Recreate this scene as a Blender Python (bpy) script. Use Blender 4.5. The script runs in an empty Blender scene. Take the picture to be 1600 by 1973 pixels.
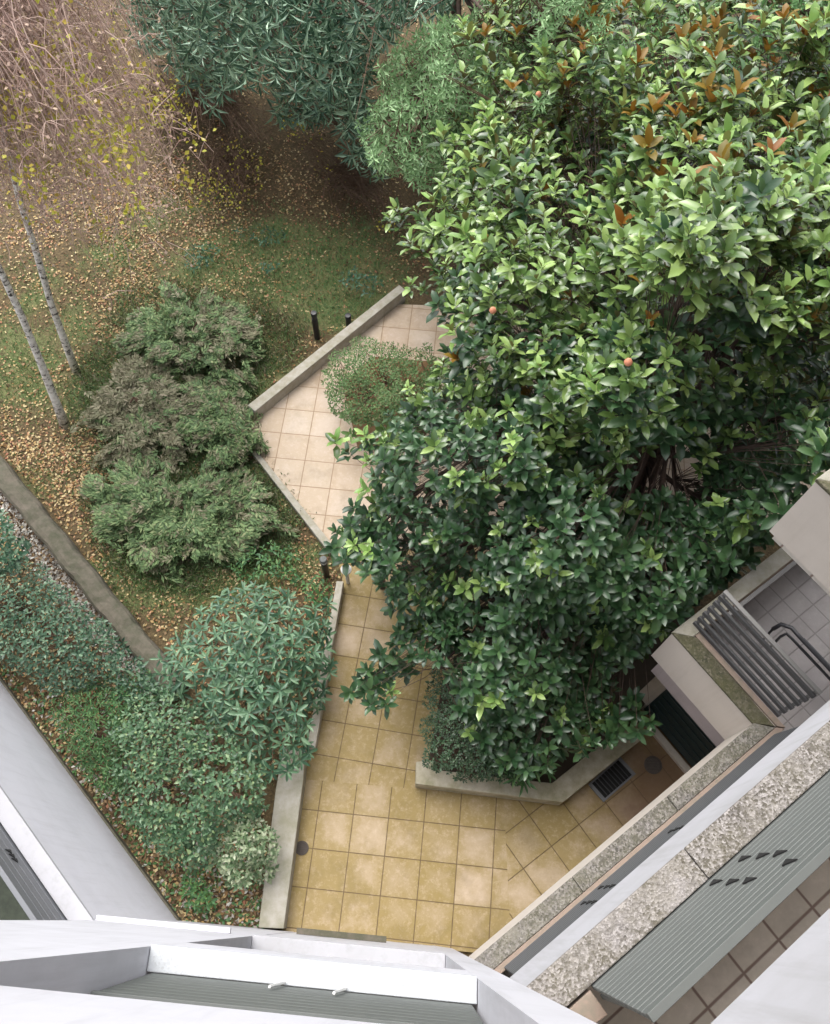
import bpy, math, random
import numpy as np
from mathutils import Matrix, Vector
from math import radians as R
rng = np.random.default_rng(7)
random.seed(7)
scn = bpy.context.scene
col = scn.collection

# ------------------------------------------------------------------ camera
FPX, CX, CY, NADX, NADY, H = 1600.0, 800.0, 986.5, 770.0, 1775.0, 12.4
_d = np.array([NADX-CX, -(NADY-CY), -FPX]); _d /= np.linalg.norm(_d)
_up = -_d
_y = np.array([0, 0, -1.0]); _y = _y-_y.dot(_up)*_up; _y /= np.linalg.norm(_y)
_x = np.cross(_y, _up)
ROT = np.array([_x, _y, _up])                 # camera axes -> world
cam_d = bpy.data.cameras.new('camera'); cam = bpy.data.objects.new('camera', cam_d); col.objects.link(cam)
cam_d.sensor_fit = 'HORIZONTAL'; cam_d.sensor_width = 36; cam_d.lens = 36
cam_d.clip_start = 0.05; cam_d.clip_end = 500
M = Matrix([list(ROT[0])+[0], list(ROT[1])+[0], list(ROT[2])+[H], [0, 0, 0, 1]])
cam.matrix_world = M
scn.camera = cam

def at(px, py, z=0.0):
    """world point at height z seen at a photo pixel (used to survey the garden)"""
    px = np.asarray(px, float); py = np.asarray(py, float); z = np.asarray(z, float)
    v = np.stack([px-CX, -(py-CY), -FPX*np.ones_like(px)], -1) @ ROT.T
    t = (z-H)/v[..., 2]
    return np.stack([v[..., 0]*t, v[..., 1]*t, z+0*t], -1)

# ------------------------------------------------------------------ light
SUN_EL, SUN_AZ = 62, 335      # degrees
w = bpy.data.worlds.new('World'); scn.world = w; w.use_nodes = True
nt = w.node_tree; bg = nt.nodes['Background']
sky = nt.nodes.new('ShaderNodeTexSky'); sky.sky_type = 'NISHITA'; sky.sun_disc = False
sky.sun_elevation = R(SUN_EL); sky.sun_rotation = R(SUN_AZ)
sky.air_density = 1.0; sky.dust_density = 4.0; sky.ozone_density = 1.0
hs = nt.nodes.new('ShaderNodeHueSaturation'); hs.inputs['Saturation'].default_value = 0.28
nt.links.new(sky.outputs[0], hs.inputs['Color']); nt.links.new(hs.outputs[0], bg.inputs[0])
bg.inputs[1].default_value = 0.15
sl = bpy.data.lights.new('sun', 'SUN'); sl.energy = .6; sl.angle = R(50); sl.color = (1, .95, .88)
so = bpy.data.objects.new('sun', sl); col.objects.link(so)
az = R(SUN_AZ)
sd = Vector((math.sin(az)*math.cos(R(SUN_EL)), math.cos(az)*math.cos(R(SUN_EL)), math.sin(R(SUN_EL))))
so.rotation_euler = sd.to_track_quat('Z', 'Y').to_euler()
so.location = sd*30
scn.view_settings.view_transform = 'Standard'
scn.view_settings.look = 'None'; scn.view_settings.gamma = 1
scn.view_settings.exposure = 1.42

# ------------------------------------------------------------------ materials
class NT:
    def __init__(s, name):
        s.m = bpy.data.materials.new(name); s.m.use_nodes = True
        s.t = s.m.node_tree; s.b = s.t.nodes['Principled BSDF']; s.out = s.t.nodes['Material Output']
    def n(s, typ, ins=None, **kw):
        x = s.t.nodes.new(typ)
        for k, v in kw.items(): setattr(x, k, v)
        for k, v in (ins or {}).items():
            if isinstance(v, bpy.types.NodeSocket): s.t.links.new(v, x.inputs[k])
            else: x.inputs[k].default_value = v
        return x
    def l(s, a, b): s.t.links.new(a, b)
    def ramp(s, fac, stops, interp='LINEAR'):
        r = s.t.nodes.new('ShaderNodeValToRGB'); s.l(fac, r.inputs[0]); r.color_ramp.interpolation = interp
        e = r.color_ramp.elements
        while len(e) < len(stops): e.new(.5)
        for i, (p, c) in enumerate(stops):
            e[i].position = p; e[i].color = (*c, 1) if len(c) == 3 else c
        return r.outputs[0]
    def noise(s, scale, detail=4, rough=.6, vec=None):
        x = s.n('ShaderNodeTexNoise', {'Scale': scale, 'Detail': detail, 'Roughness': rough})
        if vec is not None: s.l(vec, x.inputs['Vector'])
        return x.outputs[0]
    def obj(s): return s.n('ShaderNodeTexCoord').outputs['Object']
    def geo(s): return s.n('ShaderNodeNewGeometry')
    def mix(s, fac, a, b, blend='MIX'):
        x = s.t.nodes.new('ShaderNodeMix'); x.data_type = 'RGBA'; x.blend_type = blend
        for i, v in ((0, fac), (6, a), (7, b)):
            if isinstance(v, bpy.types.NodeSocket): s.l(v, x.inputs[i])
            else: x.inputs[i].default_value = v if i == 0 else (*v, 1)[:4]
        return x.outputs[2]
    def math(s, op, a, b=0.0):
        x = s.t.nodes.new('ShaderNodeMath'); x.operation = op
        for i, v in ((0, a), (1, b)):
            if isinstance(v, bpy.types.NodeSocket): s.l(v, x.inputs[i])
            else: x.inputs[i].default_value = v
        return x.outputs[0]
    def bump(s, h, strength=.3, dist=.01):
        x = s.n('ShaderNodeBump', {'Height': h, 'Strength': strength, 'Distance': dist}); s.l(x.outputs[0], s.b.inputs['Normal'])
    def base(s, c, rough=.8):
        if isinstance(c, bpy.types.NodeSocket): s.l(c, s.b.inputs['Base Color'])
        else: s.b.inputs['Base Color'].default_value = (*c, 1)
        s.b.inputs['Roughness'].default_value = rough
        return s.m

def leaf_mat(name, stops, rough=.5, under=None, trans=.18, spec=.5):
    def tone(c, k=.10):
        l = .3*c[0]+.6*c[1]+.1*c[2]; return tuple((x*(1-k)+l*k)*q for x, q in zip(c, (1.03, 1.10, .92)))
    if stops[0][1][1] > stops[0][1][0]: stops = [(p_, tone(c_)) for p_, c_ in stops]; under = tone(under) if under else None
    t = NT(name); g = t.geo()
    c = t.ramp(g.outputs['Random Per Island'], stops)
    n = t.noise(.9, 2, .5, g.outputs['Position'])
    c = t.mix(t.math('MULTIPLY', n, .55), c, (0.75, .85, .7), 'MULTIPLY')
    if under: c = t.mix(g.outputs['Backfacing'], c, under)
    t.base(c, rough); t.b.inputs['Specular IOR Level'].default_value = spec
    tr = t.n('ShaderNodeBsdfTranslucent'); t.l(c, tr.inputs[0])
    mx = t.n('ShaderNodeMixShader', {0: trans}); t.l(t.b.outputs[0], mx.inputs[1]); t.l(tr.outputs[0], mx.inputs[2])
    t.l(mx.outputs[0], t.out.inputs[0])
    return t.m

def plaster(name, c, dirt=(.35, .33, .30), amt=.25, scale=1.2, rough=.85):
    t = NT(name); o = t.obj()
    n = t.noise(scale, 6, .65, o); n2 = t.noise(scale*14, 4, .7, o)
    f = t.ramp(n, [(.45, (0, 0, 0)), (.75, (1, 1, 1))])
    cc = t.mix(t.math('MULTIPLY', f, amt), c, dirt)
    cc = t.mix(t.math('MULTIPLY', n2, .12), cc, dirt)
    mp = t.n('ShaderNodeMapping', {'Vector': o, 'Scale': (9, 9, .7)})
    st = t.ramp(t.noise(1.0, 5, .7, mp.outputs[0]), [(.5, (0, 0, 0)), (.78, (1, 1, 1))])
    cc = t.mix(t.math('MULTIPLY', st, amt*1.1), cc, dirt)
    t.bump(n2, .25, .004)
    return t.base(cc, rough)

def aggregate(name, light, mid, dark, moss=None, scale=38, mossamt=.0, soft=0.0):
    t = NT(name); o = t.obj()
    v = t.n('ShaderNodeTexVoronoi', {'Vector': o, 'Scale': scale, 'Randomness': 1.0})
    r = t.n('ShaderNodeSeparateColor', {0: v.outputs['Color']}).outputs[0]
    c = t.ramp(r, [(0, dark), (.22, mid), (.5, light), (.72, mid), (.86, light), (.94, dark)], 'CONSTANT' if not soft else 'LINEAR')
    v2 = t.n('ShaderNodeTexVoronoi', {'Vector': o, 'Scale': scale*.62})
    r2 = t.n('ShaderNodeSeparateColor', {0: v2.outputs['Color']}).outputs[1]
    big = t.noise(3.2, 5, .75, o)
    patch = t.ramp(big, [(.38, (.12, .12, .12)), (.62, (1, 1, 1))])
    sel = t.math('MULTIPLY', t.ramp(r2, [(.5, (0, 0, 0)), (.52, (1, 1, 1))]), patch)
    c = t.mix(t.math('MULTIPLY', sel, .75 if not soft else .2), c, dark)
    c = t.mix(t.ramp(t.noise(1.8, 5, .7, o), [(.48, (0, 0, 0)), (.66, (.6, .6, .6))]), c, light)
    if soft: c = t.mix(soft, c, light)
    if moss:
        f2 = t.ramp(t.noise(5, 6, .8, o), [(.3, (0, 0, 0)), (.6, (1, 1, 1))])
        c = t.mix(t.math('MULTIPLY', f2, mossamt), c, moss)
    t.bump(v.outputs['Distance'], .1 if soft else .6, .01)
    return t.base(c, .9)

def metal(name, c, rough=.45, groove=0):
    t = NT(name); o = t.obj(); n = t.noise(6, 5, .6, o)
    cc = t.mix(t.math('MULTIPLY', n, .35), c, tuple(x*.6 for x in c))
    t.base(cc, rough); return t.m

def tile_mat(name, tile, grout, c0, c1, stain, size=1.0, algae=.6, gw=.013, rough=.75, damp_shade=False):
    """tiles from the mesh's UV map (one unit = one tile)"""
    t = NT(name); uv = t.n('ShaderNodeTexCoord').outputs['UV']; o = t.obj()
    sp = t.n('ShaderNodeSeparateXYZ', {0: uv})
    def edge(s):
        f = t.math('FRACT', s); return t.math('MINIMUM', f, t.math('SUBTRACT', 1.0, f))
    wob = t.math('MULTIPLY', t.math('SUBTRACT', t.noise(9, 2, .5, o), .5), .012)
    e = t.math('ADD', t.math('MINIMUM', edge(sp.outputs[0]), edge(sp.outputs[1])), wob)
    fl = t.n('ShaderNodeVectorMath', {0: uv}, operation='FLOOR')
    wn = t.n('ShaderNodeTexWhiteNoise', {'Vector': fl.outputs[0]})
    c = t.ramp(wn.outputs[0], [(0, c0), (1, c1)])
    sp1 = t.noise(60, 3, .7, o)
    c = t.mix(t.math('MULTIPLY', sp1, .35), c, tile)
    n1 = t.noise(.55, 4, .6, o); n2 = t.noise(4.2, 8, .85, o)
    # algae creeps in from the joints and in big patches
    near = t.math('SUBTRACT', 1.0, t.math('MULTIPLY', e, 3.2))
    near = t.math('MULTIPLY', t.math('MAXIMUM', near, 0.0), t.math('MULTIPLY', t.noise(1.7, 4, .7, o), 1.7))
    m = t.math('ADD', t.math('MULTIPLY', near, .30), t.math('ADD', t.math('MULTIPLY', n2, .9), t.math('MULTIPLY', n1, 1.55)))
    rnd = t.n('ShaderNodeSeparateColor', {0: wn.outputs['Color']}).outputs[1]
    m = t.math('ADD', m, t.math('MULTIPLY', rnd, .28))
    f = t.ramp(t.math('MULTIPLY', m, .5), [(.50, (0, 0, 0)), (.76, (1, 1, 1))])
    c = t.mix(t.math('MULTIPLY', f, algae), c, stain)
    wr = t.ramp(t.noise(11, 5, .8, o), [(.5, (0, 0, 0)), (.72, (1, 1, 1))])
    c = t.mix(t.math('MULTIPLY', wr, .42), c, tuple(min(1, x*1.15) for x in c0))
    n3 = t.ramp(t.noise(1.3, 5, .7, o), [(.5, (0, 0, 0)), (.7, (1, 1, 1))])
    c = t.mix(t.math('MULTIPLY', n3, .38), c, tuple(x*.45 for x in stain))
    if damp_shade:   # reddish dampness by the door, with the overhang's shade painted in
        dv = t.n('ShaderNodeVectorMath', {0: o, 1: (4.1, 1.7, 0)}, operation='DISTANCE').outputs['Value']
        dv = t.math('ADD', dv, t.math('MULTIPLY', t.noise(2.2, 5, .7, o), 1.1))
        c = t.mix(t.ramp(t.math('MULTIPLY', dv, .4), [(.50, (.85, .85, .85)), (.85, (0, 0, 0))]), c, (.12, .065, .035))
    g = t.ramp(e, [(gw*.5, (1, 1, 1)), (gw*1.3, (0, 0, 0))])
    c = t.mix(g, c, grout)
    hb = t.math('SUBTRACT', t.math('MULTIPLY', sp1, .15), g)
    t.bump(hb, .5, .006)
    return t.base(c, rough)

def simple(name, c, rough=.8, var=.25, scale=8, c2=None, bump=.2):
    t = NT(name); o = t.obj(); n = t.noise(scale, 6, .7, o)
    f = t.ramp(n, [(.35, (0, 0, 0)), (.65, (1, 1, 1))])
    cc = t.mix(t.math('MULTIPLY', f, 1.0 if c2 else var), c, c2 if c2 else tuple(x*.5 for x in c))
    t.bump(n, bump, .01)
    return t.base(cc, rough)

M_white = plaster('white_plaster', (.60, .60, .645), (.36, .36, .38), .38)
M_wing = plaster('pale_blue_white_render', (.76, .76, .83), (.5, .5, .54), .3, 1.6)
M_whitec = plaster('white_coping', (.44, .44, .47), (.27, .265, .26), .45)
M_cream = plaster('cream_plaster', (.56, .505, .45), (.40, .35, .30), .35)
M_creamd = plaster('dusty_cream_plaster', (.50, .45, .39), (.28, .25, .2), .5)
M_terra = plaster('pinkish_render', (.30, .225, .18), (.18, .165, .125), .8, 7)
M_agg = aggregate('exposed_pebbles', (.36, .335, .33), (.23, .212, .205), (.09, .08, .072), (.2, .18, .11), 78, .3)
M_aggd = aggregate('weathered_pebbles', (.27, .25, .24), (.17, .155, .148), (.07, .065, .06), (.19, .18, .10), 60, .35)
M_aggw = aggregate('pale_pebbles', (.50, .52, .54), (.42, .44, .46), (.30, .30, .31), None, 90, 0, .6)
M_moss = aggregate('mossy_concrete', (.15, .13, .10), (.09, .085, .055), (.04, .04, .024), (.075, .072, .032), 42, .8)
M_greyc = simple('grey_concrete', (.36, .34, .30), .9, .4, 4, (.24, .23, .17))
M_kerb = simple('pale_concrete', (.44, .41, .36), .9, .4, 5, (.30, .28, .21))
M_darkc = simple('dark_mossy_concrete', (.135, .115, .09), .95, .4, 6, (.07, .072, .045), .8)
M_planter = simple('planter_concrete', (.43, .39, .31), .9, .4, 4, (.24, .225, .14), .4)
M_screen = metal('grey_green_metal', (.125, .135, .128), .65)
M_screend = metal('dark_grey_metal', (.14, .145, .155), .5)
M_bar = metal('grey_bar_metal', (.17, .165, .16), .5)
M_screeng = metal('mid_grey_metal', (.085, .09, .095), .6)
M_bar2 = metal('slat_grey_metal', (.06, .06, .062), .6)
M_black = metal('black_metal', (.012, .013, .016), .35)
M_blackp = metal('black_powder_coat', (.03, .03, .035), .4)
M_door = simple('dark_green_door_paint', (.006, .022, .024), .5, .4, 6)
M_hole = simple('dark_opening', (.01, .01, .01), .9)
M_whitem = metal('pale_metal', (.62, .62, .6), .4)
M_iron = simple('cast_iron', (.07, .055, .045), .7, .5, 20)
M_path = tile_mat('path_slabs', (.36, .28, .17), (.10, .062, .028), (.47, .37, .28), (.31, .235, .135), (.225, .162, .042), algae=.82, damp_shade=True)
M_path2 = tile_mat('dry_path_slabs', (.46, .35, .25), (.26, .17, .10), (.58, .50, .42), (.49, .39, .31), (.38, .27, .14), algae=.4)
M_path3 = tile_mat('damp_path_slabs', (.38, .27, .15), (.10, .07, .04), (.36, .27, .19), (.26, .19, .12), (.20, .145, .055), algae=.8)
M_btile = tile_mat('balcony_tiles', (.66, .61, .56), (.22, .16, .14), (.68, .63, .58), (.60, .56, .51), (.28, .26, .22), algae=.25, gw=.03, rough=.4)
M_btile2 = tile_mat('grey_balcony_tiles', (.30, .28, .285), (.19, .175, .175), (.33, .31, .31), (.29, .27, .275), (.2, .19, .18), algae=.3, gw=.035, rough=.4)
M_bark = simple('brown_bark', (.095, .06, .042), .9, .5, 10, (.05, .035, .028), .6)
M_twig = simple('twig_bark', (.14, .085, .055), .9, .4, 10)
M_pinktwig = leaf_mat('pink_brown_twigs', [(0, (.40, .25, .22)), (.5, (.52, .37, .32)), (1, (.30, .18, .15))], .8, None, .0)
def birch_mat():
    t = NT('birch_bark'); o = t.obj()
    mp = t.n('ShaderNodeMapping', {'Vector': o, 'Scale': (6, 6, 10)})
    n = t.noise(1.6, 6, .75, mp.outputs[0])
    c = t.ramp(n, [(.42, (.05, .045, .04)), (.455, (.55, .51, .46)), (.6, (.8, .76, .7)), (.8, (.55, .52, .42))])
    t.bump(n, .15, .005); return t.base(c, .8)
M_birch = birch_mat()

L_mag = leaf_mat('glossy_magnolia_leaf', [(0, (.035, .072, .022)), (.4, (.085, .145, .042)), (.75, (.18, .27, .075)), (1, (.30, .39, .13))], .22, (.16, .12, .045), .10, .6)
L_magdark = leaf_mat('shade_toned_magnolia_leaf', [(0, (.016, .045, .020)), (.6, (.032, .08, .033)), (1, (.065, .125, .05))], .33, (.12, .10, .04), .08, .55)  # darker leaf for the lower crown, its shade mixed into the colour
L_magnew = leaf_mat('young_magnolia_leaf', [(0, (.13, .24, .06)), (.5, (.24, .37, .10)), (1, (.38, .50, .17))], .35, (.2, .2, .06), .22)
L_maggold = leaf_mat('golden_magnolia_leaf', [(0, (.16, .12, .014)), (.5, (.24, .15, .016)), (1, (.24, .085, .012))], .5, (.30, .14, .02), .2)
L_cone = simple('salmon_seed_cone', (.62, .25, .14), .7, .3, 60)
L_conegold = simple('brown_bud', (.30, .14, .03), .7, .3, 60)
L_laurel = leaf_mat('blue_green_laurel_leaf', [(0, (.035, .09, .065)), (.45, (.11, .21, .16)), (1, (.40, .52, .43))], .32, (.16, .24, .19), .05)
L_light = leaf_mat('light_green_leaf', [(0, (.09, .20, .07)), (.5, (.15, .30, .12)), (1, (.25, .42, .20))], .5, (.22, .34, .2), .25)
L_lime = leaf_mat('grey_green_fine_leaf', [(0, (.13, .25, .10)), (.6, (.26, .41, .20)), (1, (.44, .60, .37))], .5, (.2, .3, .19), .2)
L_rhodo = leaf_mat('rhododendron_leaf', [(0, (.03, .085, .055)), (.5, (.075, .155, .095)), (1, (.17, .27, .18))], .38, (.15, .2, .12), .12)
L_shrub = leaf_mat('small_dark_leaf', [(0, (.025, .065, .045)), (.5, (.065, .13, .09)), (1, (.18, .27, .20))], .4, (.16, .23, .17), .12)
L_pitt = leaf_mat('rounded_mid_green_leaf', [(0, (.03, .08, .04)), (.5, (.075, .15, .085)), (.85, (.15, .24, .15)), (1, (.26, .32, .17))], .4, (.15, .2, .13), .15)
L_varieg = leaf_mat('variegated_leaf', [(0, (.06, .12, .06)), (.45, (.15, .21, .12)), (.8, (.33, .36, .27)), (1, (.42, .42, .36))], .45, (.25, .28, .2), .15)
L_hedge = leaf_mat('tiny_hedge_leaf', [(0, (.018, .045, .022)), (.5, (.04, .085, .045)), (1, (.09, .14, .09))], .45, (.08, .12, .07), .1)
L_jun = leaf_mat('juniper_needles', [(0, (.065, .105, .045)), (.5, (.125, .20, .085)), (.8, (.19, .27, .115)), (1, (.30, .30, .17))], .7, None, .15)
L_junb = leaf_mat('brownish_juniper_needles', [(0, (.14, .125, .07)), (.5, (.20, .20, .115)), (1, (.32, .27, .19))], .7, None, .15)
L_over = leaf_mat('olive_fine_leaf', [(0, (.07, .13, .04)), (.5, (.12, .21, .08)), (.8, (.17, .26, .11)), (1, (.26, .22, .12))], .6, None, .2)
L_yel = leaf_mat('yellow_leaf', [(0, (.38, .38, .04)), (.6, (.46, .42, .05)), (1, (.5, .34, .06))], .6, None, .3)
L_weed = leaf_mat('low_green_plant_leaf', [(0, (.04, .12, .05)), (.5, (.075, .19, .07)), (1, (.16, .28, .09))], .5, None, .2)
L_teal = leaf_mat('teal_ground_leaf', [(0, (.02, .07, .045)), (.5, (.04, .12, .075)), (1, (.07, .17, .10))], .4, None, .15)
L_lit1 = leaf_mat('fallen_leaf', [(0, (.20, .10, .04)), (.25, (.42, .25, .10)), (.5, (.52, .39, .20)), (.7, (.62, .50, .29)), (.85, (.48, .28, .16)), (1, (.36, .13, .08))], .8, None, .05)
L_litd = leaf_mat('brown_fallen_leaf', [(0, (.08, .042, .022)), (.5, (.17, .10, .05)), (.85, (.27, .17, .09)), (1, (.40, .32, .18))], .8, None, .05)
L_pinkl = leaf_mat('pinkish_dry_leaf', [(0, (.42, .26, .21)), (.5, (.58, .41, .34)), (1, (.62, .46, .32))], .8, None, .25)
L_grass = leaf_mat('grass_blade', [(0, (.05, .10, .03)), (.5, (.11, .18, .06)), (1, (.24, .28, .11))], .7, None, .2)
L_gravel = leaf_mat('gravel_stone', [(0, (.22, .18, .16)), (.5, (.42, .38, .35)), (1, (.60, .58, .55))], .9, None, 0)
L_bamboo = leaf_mat('strap_leaf', [(0, (.045, .12, .045)), (.6, (.085, .19, .075)), (1, (.16, .27, .11))], .5, None, .2)

# ------------------------------------------------------------------ object helpers
def tag(o, label=None, cat=None, group=None, kind=None):
    if label: o['label'] = label
    if cat: o['category'] = cat
    if group: o['group'] = group
    if kind: o['kind'] = kind
    return o
def empty(name, loc, label=None, cat=None, group=None):
    o = bpy.data.objects.new(name, None); col.objects.link(o); o.location = [float(v) for v in loc]
    o.empty_display_size = .2
    return tag(o, label, cat, group)
def link(name, me, mat, parent=None, bevel=0, smooth=False):
    o = bpy.data.objects.new(name, me); col.objects.link(o)
    for m in (mat if isinstance(mat, (list, tuple)) else [mat]): me.materials.append(m)
    if parent is not None:
        o.parent = parent; pp = parent; off = Vector((0, 0, 0))
        while pp is not None: off = off+Vector(pp.location); pp = pp.parent
        if parent.location.length > 0 or parent.parent: o.location = -off
        # children keep world coordinates in their mesh
    if bevel:
        b = o.modifiers.new('bevel', 'BEVEL'); b.width = bevel; b.segments = 2; b.limit_method = 'ANGLE'
    if smooth:
        me.polygons.foreach_set('use_smooth', [True]*len(me.polygons))
    return o
def npmesh(name, V, F, mi=None):
    """V (n,3); F list of arrays (m,k)"""
    me = bpy.data.meshes.new(name)
    V = np.asarray(V, np.float32); me.vertices.add(len(V)); me.vertices.foreach_set('co', V.ravel())
    tot = np.concatenate([np.full(len(f), f.shape[1], np.int32) for f in F])
    idx = np.concatenate([np.asarray(f, np.int32).ravel() for f in F])
    st = np.concatenate([[0], np.cumsum(tot)[:-1]]).astype(np.int32)
    me.loops.add(len(idx)); me.loops.foreach_set('vertex_index', idx)
    me.polygons.add(len(tot)); me.polygons.foreach_set('loop_start', st)
    if mi is not None: me.polygons.foreach_set('material_index', np.asarray(mi, np.int32))
    me.update(calc_edges=True); me.validate()
    return me

class MB:
    def __init__(s): s.v = []; s.f = []; s.uv = None
    def prism(s, pts, z0, z1):
        n = len(pts); b = len(s.v)
        a = sum(pts[i][0]*pts[(i+1) % n][1]-pts[(i+1) % n][0]*pts[i][1] for i in range(n))
        if a < 0: pts = pts[::-1]
        z0 = z0 if hasattr(z0, '__len__') else [z0]*n; z1 = z1 if hasattr(z1, '__len__') else [z1]*n
        s.v += [(p[0], p[1], z) for p, z in zip(pts, z0)]+[(p[0], p[1], z) for p, z in zip(pts, z1)]
        s.f.append(list(range(b, b+n))[::-1]); s.f.append(list(range(b+n, b+2*n)))
        for i in range(n):
            j = (i+1) % n; s.f.append([b+i, b+j, b+n+j, b+n+i])
        return s
    def bar(s, a, b, wid, z0, z1, side=0):
        """vertical-sided bar in plan from a to b; side -1/0/1 puts the width right / centred / left"""
        a = np.array(a[:2], float); b = np.array(b[:2], float); d = (b-a)/np.linalg.norm(b-a); n = np.array([-d[1], d[0]])
        lo, hi = {0: (-.5, .5), 1: (0, 1), -1: (-1, 0)}[side]
        return s.prism([tuple(a+n*wid*lo), tuple(b+n*wid*lo), tuple(b+n*wid*hi), tuple(a+n*wid*hi)], z0, z1)
    def sheet(s, pts, z):
        b = len(s.v); a = sum(pts[i][0]*pts[(i+1) % len(pts)][1]-pts[(i+1) % len(pts)][0]*pts[i][1] for i in range(len(pts)))
        if a < 0: pts = pts[::-1]
        s.v += [(p[0], p[1], z) for p in pts]; s.f.append(list(range(b, b+len(pts)))); return s
    def quad(s, a, b, c, d):
        k = len(s.v); s.v += [tuple(a), tuple(b), tuple(c), tuple(d)]; s.f.append([k, k+1, k+2, k+3]); return s
    def tube(s, pts, rad, n=8, cap=True):
        pts = [np.array(p, float) for p in pts]; k0 = len(s.v)
        rad = rad if hasattr(rad, '__len__') else [rad]*len(pts)
        ref = np.array([.31, .17, .93])
        for i, p in enumerate(pts):
            d = pts[min(i+1, len(pts)-1)]-pts[max(i-1, 0)]; d /= np.linalg.norm(d)+1e-9
            x = np.cross(d, ref); x /= np.linalg.norm(x)+1e-9; y = np.cross(d, x)
            for j in range(n):
                t = 2*math.pi*j/n; s.v.append(tuple(p+rad[i]*(x*math.cos(t)+y*math.sin(t))))
        for i in range(len(pts)-1):
            for j in range(n):
                a = k0+i*n+j; b = k0+i*n+(j+1) % n; s.f.append([a, b, b+n, a+n])
        if cap:
            s.f.append([k0+j for j in range(n)][::-1]); s.f.append([k0+(len(pts)-1)*n+j for j in range(n)])
        return s
    def lathe(s, c, prof, n=20):
        k0 = len(s.v)
        for r, z in prof:
            for j in range(n):
                t = 2*math.pi*j/n; s.v.append((c[0]+r*math.cos(t), c[1]+r*math.sin(t), z))
        for i in range(len(prof)-1):
            for j in range(n):
                a = k0+i*n+j; b = k0+i*n+(j+1) % n; s.f.append([a, b, b+n, a+n])
        s.f.append([k0+j for j in range(n)][::-1]); s.f.append([k0+(len(prof)-1)*n+j for j in range(n)])
        return s
    def build(s, name, mat, parent=None, bevel=0, smooth=False, uvgrid=None):
        me = bpy.data.meshes.new(name); me.from_pydata(s.v, [], s.f); me.update()
        if uvgrid:
            (ox, oy), ang, size = uvgrid[:3]
            uvl = me.uv_layers.new(name='UVMap'); c, sn = math.cos(ang), math.sin(ang)
            for lp in me.loops:
                v = me.vertices[lp.vertex_index].co; dx, dy = v.x-ox, v.y-oy
                uvl.data[lp.index].uv = ((dx*c+dy*sn)/size, (-dx*sn+dy*c)/size)
        return link(name, me, mat, parent, bevel, smooth)

# ------------------------------------------------------------------ foliage helpers
def nrm(a): return a/(np.linalg.norm(a, axis=-1, keepdims=True)+1e-9)
OVAL = (np.array([[0, 0, 0], [.36, 0, .0], [.72, 0, -.035], [1, 0, -.15], [.34, .47, .08], [.76, .40, .02], [.34, -.47, .08], [.76, -.40, .02]]),
        [np.array([[0, 1, 4], [2, 3, 5], [0, 6, 1], [2, 7, 3]]), np.array([[1, 2, 5, 4], [1, 6, 7, 2]])])
FOLD = (np.array([[0, 0, 0], [.5, .5, .08], [1, 0, -.08], [.5, -.5, .08], [.5, 0, -.03]]),
        [np.array([[0, 4, 2, 1], [0, 3, 2, 4]])])
FLAT = (np.array([[0, 0, 0], [.5, .5, 0], [1, 0, -.05], [.5, -.5, 0]]), [np.array([[0, 3, 2, 1]])])
def leaves(name, pos, d, n, L, W, mat, tmpl=FLAT, mi=None, parent=None):
    N = len(pos); d = nrm(d); side = nrm(np.cross(n, d)); n = np.cross(d, side)
    T, F = tmpl; L = np.broadcast_to(L, (N,)); W = np.broadcast_to(W, (N,))
    V = pos[:, None]+(T[None, :, 0:1]*L[:, None, None])*d[:, None]+(T[None, :, 1:2]*W[:, None, None])*side[:, None]+(T[None, :, 2:3]*L[:, None, None])*n[:, None]
    k = len(T); off = (np.arange(N)*k)[:, None, None]
    FF = [(f[None]+off).reshape(-1, f.shape[1]) for f in F]
    m = None
    if mi is not None: m = np.concatenate([np.repeat(mi, len(f)) for f in F])
    me = npmesh(name, V.reshape(-1, 3), FF, m)
    return link(name, me, mat, parent)
def perp_basis(a):
    a = nrm(a); r = np.where(np.abs(a[:, 2:3]) < .9, np.array([[0, 0, 1.]]), np.array([[1., 0, 0]]))
    x = nrm(np.cross(a, r)); return a, x, np.cross(a, x)
def rosettes(c, axis, k, Ls, ratio, tilt=(40, 85), back=.25):
    """k leaves round each twig tip; returns pos, dir, normal, L, W, rosette index"""
    N = len(c); a, x, y = perp_basis(axis)
    idx = np.repeat(np.arange(N), k); j = np.tile(np.arange(k), N)
    ph = rng.uniform(0, 6.28, N)[idx]+j*2.4+rng.normal(0, .15, N*k)
    ti = np.radians(tilt[0]+(tilt[1]-tilt[0])*((j+.5)/k)+rng.normal(0, 8, N*k))
    rad = np.cos(ph)[:, None]*x[idx]+np.sin(ph)[:, None]*y[idx]
    d = np.cos(ti)[:, None]*a[idx]+np.sin(ti)[:, None]*rad
    n = np.sin(ti)[:, None]*a[idx]-np.cos(ti)[:, None]*rad
    L = np.broadcast_to(Ls, (N,))[idx]*rng.uniform(.7, 1.12, N*k)*(.7+.3*(j+1)/k)
    p = c[idx]-a[idx]*(back*L*(j/k))[:, None]
    return p, d, n, L, L*ratio*rng.uniform(.85, 1.15, N*k), idx
def inpoly(px, py, poly):
    ins = np.zeros(len(px), bool); n = len(poly)
    for i in range(n):
        x1, y1 = poly[i]; x2, y2 = poly[(i+1) % n]
        c = (y1 > py) != (y2 > py)
        with np.errstate(divide='ignore', invalid='ignore'):
            ins ^= c & (px < (x2-x1)*(py-y1)/(y2-y1)+x1)
    return ins
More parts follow.
